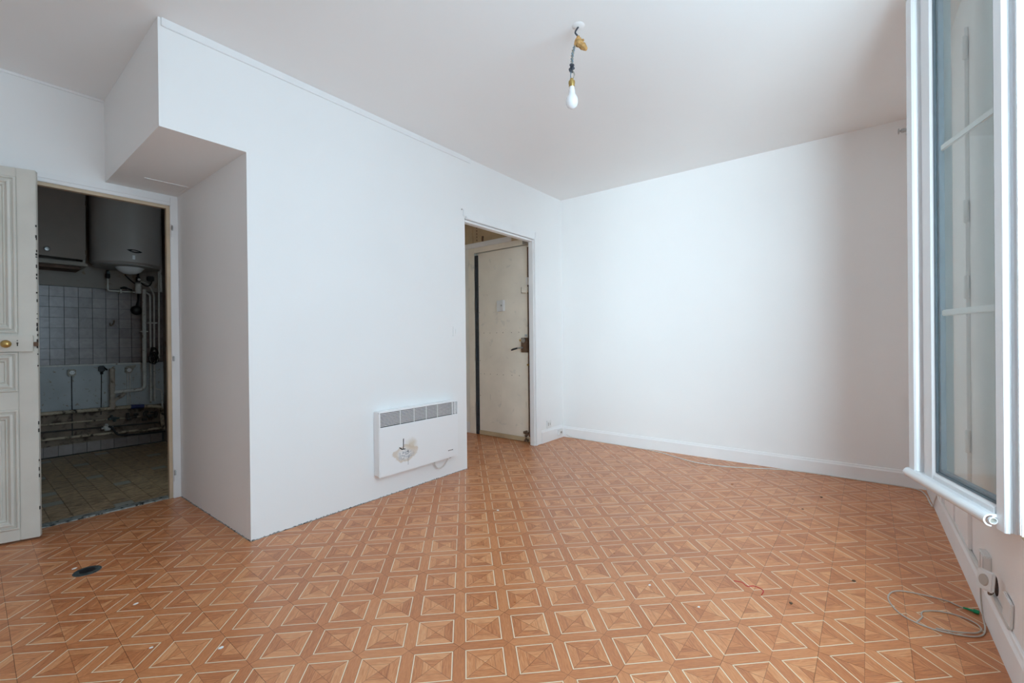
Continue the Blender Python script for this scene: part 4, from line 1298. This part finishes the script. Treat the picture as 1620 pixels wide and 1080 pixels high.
# cables and trunking along the top of the window-side baseboard
tr_ = empty('cable_trunking', (2.8, YW, 0.13), 'white cables and thin trunking along the window-side baseboard top', 'cable trunking')
Bx(2.10, 3.60, YW + 0.001, YW + 0.012, 0.1285, 0.146, bev=0.002).build('trunking', M['cable'], tr_)
MB().tube(smooth_path([(3.62, -0.366, 0.134), (3.3, YW + 0.017, 0.150), (3.0, YW + 0.014, 0.155), (2.75, YW + 0.016, 0.149), (2.5, YW + 0.014, 0.153), (2.40, YW + 0.02, 0.160)]), 0.0038, 7).build('cable', M['cable'], tr_, True)
# telecom box
tb = empty('telecom_box', (2.37, YW, 0.20), 'white rectangular telecom box on the window wall above the baseboard', 'telecom box')
Bx(2.375, 2.460, YW, YW + 0.024, 0.160, 0.256, bev=0.004).build('cover', M['outlet'], tb)
Bx(2.416, 2.4175, YW + 0.0235, YW + 0.0246, 0.162, 0.254).build('seam', M['wire_grey'], tb)
# loose socket hanging from its hole
ls = empty('loose_socket', (2.27, YW, 0.19), 'loose cream phone socket hanging out of its wall hole', 'socket')
MB().lathe([(0.034, -0.001), (0.034, 0.0015), (0.020, 0.0018)], (2.312, YW, 0.180), (0, 1, 0), 20).build('wall_hole', M['hole'], ls)
lp = MB()
lp.box(-0.034, 0.034, 0.0, 0.012, -0.034, 0.034, bev=0.005)
pl = lp.build('plate', M['outlet'], ls)
pl.matrix_parent_inverse = Matrix.Identity(4)
pl.location = (-0.045, 0.034, 0.036)
pl.rotation_euler = (math.radians(10), math.radians(8), math.radians(26))
rg = MB().lathe([(0.020, 0.012), (0.018, 0.016), (0.012, 0.016)], (0, 0, 0), (0, 1, 0), 16).build('socket_face', M['cable_grey'], None, True)
rg.parent = pl
MB().tube(smooth_path([(2.305, YW + 0.004, 0.168), (2.300, YW + 0.014, 0.152), (2.280, YW + 0.024, 0.158), (2.240, YW + 0.030, 0.195)]), 0.003, 6).build('red_wire', M['rust'], ls, True)
# blank cover plate hanging askew
bp_ = Bx(-0.042, 0.042, 0, 0.008, -0.042, 0.042, bev=0.003).build('blank_plate', M['outlet'])
bp_.location = (2.122, YW + 0.0022, 0.185)
bp_.rotation_euler = (0, math.radians(-6), math.radians(2.0))
tag(bp_, 'off-white blank cover plate above the baseboard, nearest the camera', 'cover plate')
# fibre cable coil with green connector
fb = empty('fibre_cable', (2.40, -0.22, 0), 'grey-beige fibre cable coiled on the floor with a green connector', 'cable')
cz = 0.0035
coil = [(2.462, -0.326, cz), (2.478, -0.300, cz), (2.491, -0.282, cz), (2.493, -0.226, cz), (2.479, -0.147, cz), (2.445, -0.109, cz), (2.386, -0.092, cz), (2.326, -0.099, cz), (2.268, -0.124, cz), (2.233, -0.167, cz),
        (2.221, -0.218, cz), (2.229, -0.268, cz), (2.251, -0.319, cz), (2.285, -0.348, cz), (2.337, -0.361, cz + .002), (2.40, -0.3655, 0.02), (2.43, -0.3655, 0.07), (2.435, -0.3655, 0.12), (2.425, YW + 0.017, 0.150)]
MB().tube(smooth_path(coil, 6), 0.0026, 7).build('cable_sheath', M['cable_grey'], fb, True)
coil2 = [(2.233, -0.167, cz + .001), (2.262, -0.180, cz + .004), (2.293, -0.188, cz), (2.322, -0.188, cz), (2.353, -0.204, cz), (2.382, -0.252, cz), (2.384, -0.304, cz), (2.362, -0.340, cz), (2.325, -0.350, cz), (2.290, -0.335, cz), (2.262, -0.310, cz + .004), (2.240, -0.262, cz + .002), (2.232, -0.22, cz + .001)]
MB().tube(smooth_path(coil2, 6), 0.0026, 7).build('cable_sheath', M['cable_grey'], fb, True)
MB().tube([(2.464, -0.3215, 0.0055), (2.459, -0.336, 0.006), (2.454, -0.347, 0.007), (2.4535, -0.349, 0.008), (2.448, -0.362, 0.008), (2.4475, -0.3635, 0.008)],
          [0.003, 0.0042, 0.005, 0.0075, 0.0078, 0.006], 10).build('connector', M['green'], fb, True)

# flakes and crumbs on the floor
def flake(x, y, s, mat, label, seed, name='paint_flake', grp='flakes on the floor'):
    rs = random.Random(seed)
    n = 6
    poly = []
    for k in range(n):
        a = 2 * math.pi * k / n
        r = s * rs.uniform(0.5, 1.0)
        poly.append((x + r * math.cos(a) * 1.3, y + r * math.sin(a)))
    tag(MB().prism(poly, 'z', 0.0, 0.0012).build(name, M[mat]), label, 'debris', grp)
flake(2.142, 1.807, 0.010, 'chip', 'white paint flake on the floor straight ahead of the hall doorway', 1)
flake(0.360, 2.985, 0.010, 'chip', 'white paint flake beside the dark round floor cover', 2)
flake(0.470, 2.370, 0.010, 'chip', 'pale paint flake between the round floor cover and the camera', 3)
flake(0.433, 1.985, 0.008, 'chip', 'small white flake at the lower left of the floor', 4)
flake(0.585, 1.785, 0.008, 'chip', 'small white flake nearest the camera on the left', 5)
flake(1.885, 0.725, 0.007, 'chip', 'small white flake in the middle of the right floor', 6)
flake(1.850, 0.510, 0.007, 'chip', 'small white flake left of the cable coil', 7)
flake(2.10, 0.22, 0.010, 'debris', 'dark crumb of debris before the cable coil', 8, 'debris_crumb', 'crumbs on the floor')
flake(3.62, 0.20, 0.014, 'debris', 'dark crumb of debris near the far wall cable', 9, 'debris_crumb', 'crumbs on the floor')
flake(3.30, 0.28, 0.008, 'debris', 'small dark crumb a step before the far wall', 10, 'debris_crumb', 'crumbs on the floor')
flake(2.46, 0.02, 0.010, 'debris', 'dark crumb just behind the cable coil', 11, 'debris_crumb', 'crumbs on the floor')
tag(MB().tube(smooth_path([(2.142, 0.44, 0.001), (2.15, 0.41, 0.001), (2.13, 0.385, 0.001), (2.15, 0.36, 0.001), (2.135, 0.325, 0.001), (2.095, 0.325, 0.001)]), 0.0018, 5).build('red_thread', M['red'], None, True),
    'short red thread lying on the floor in front of the window', 'thread')
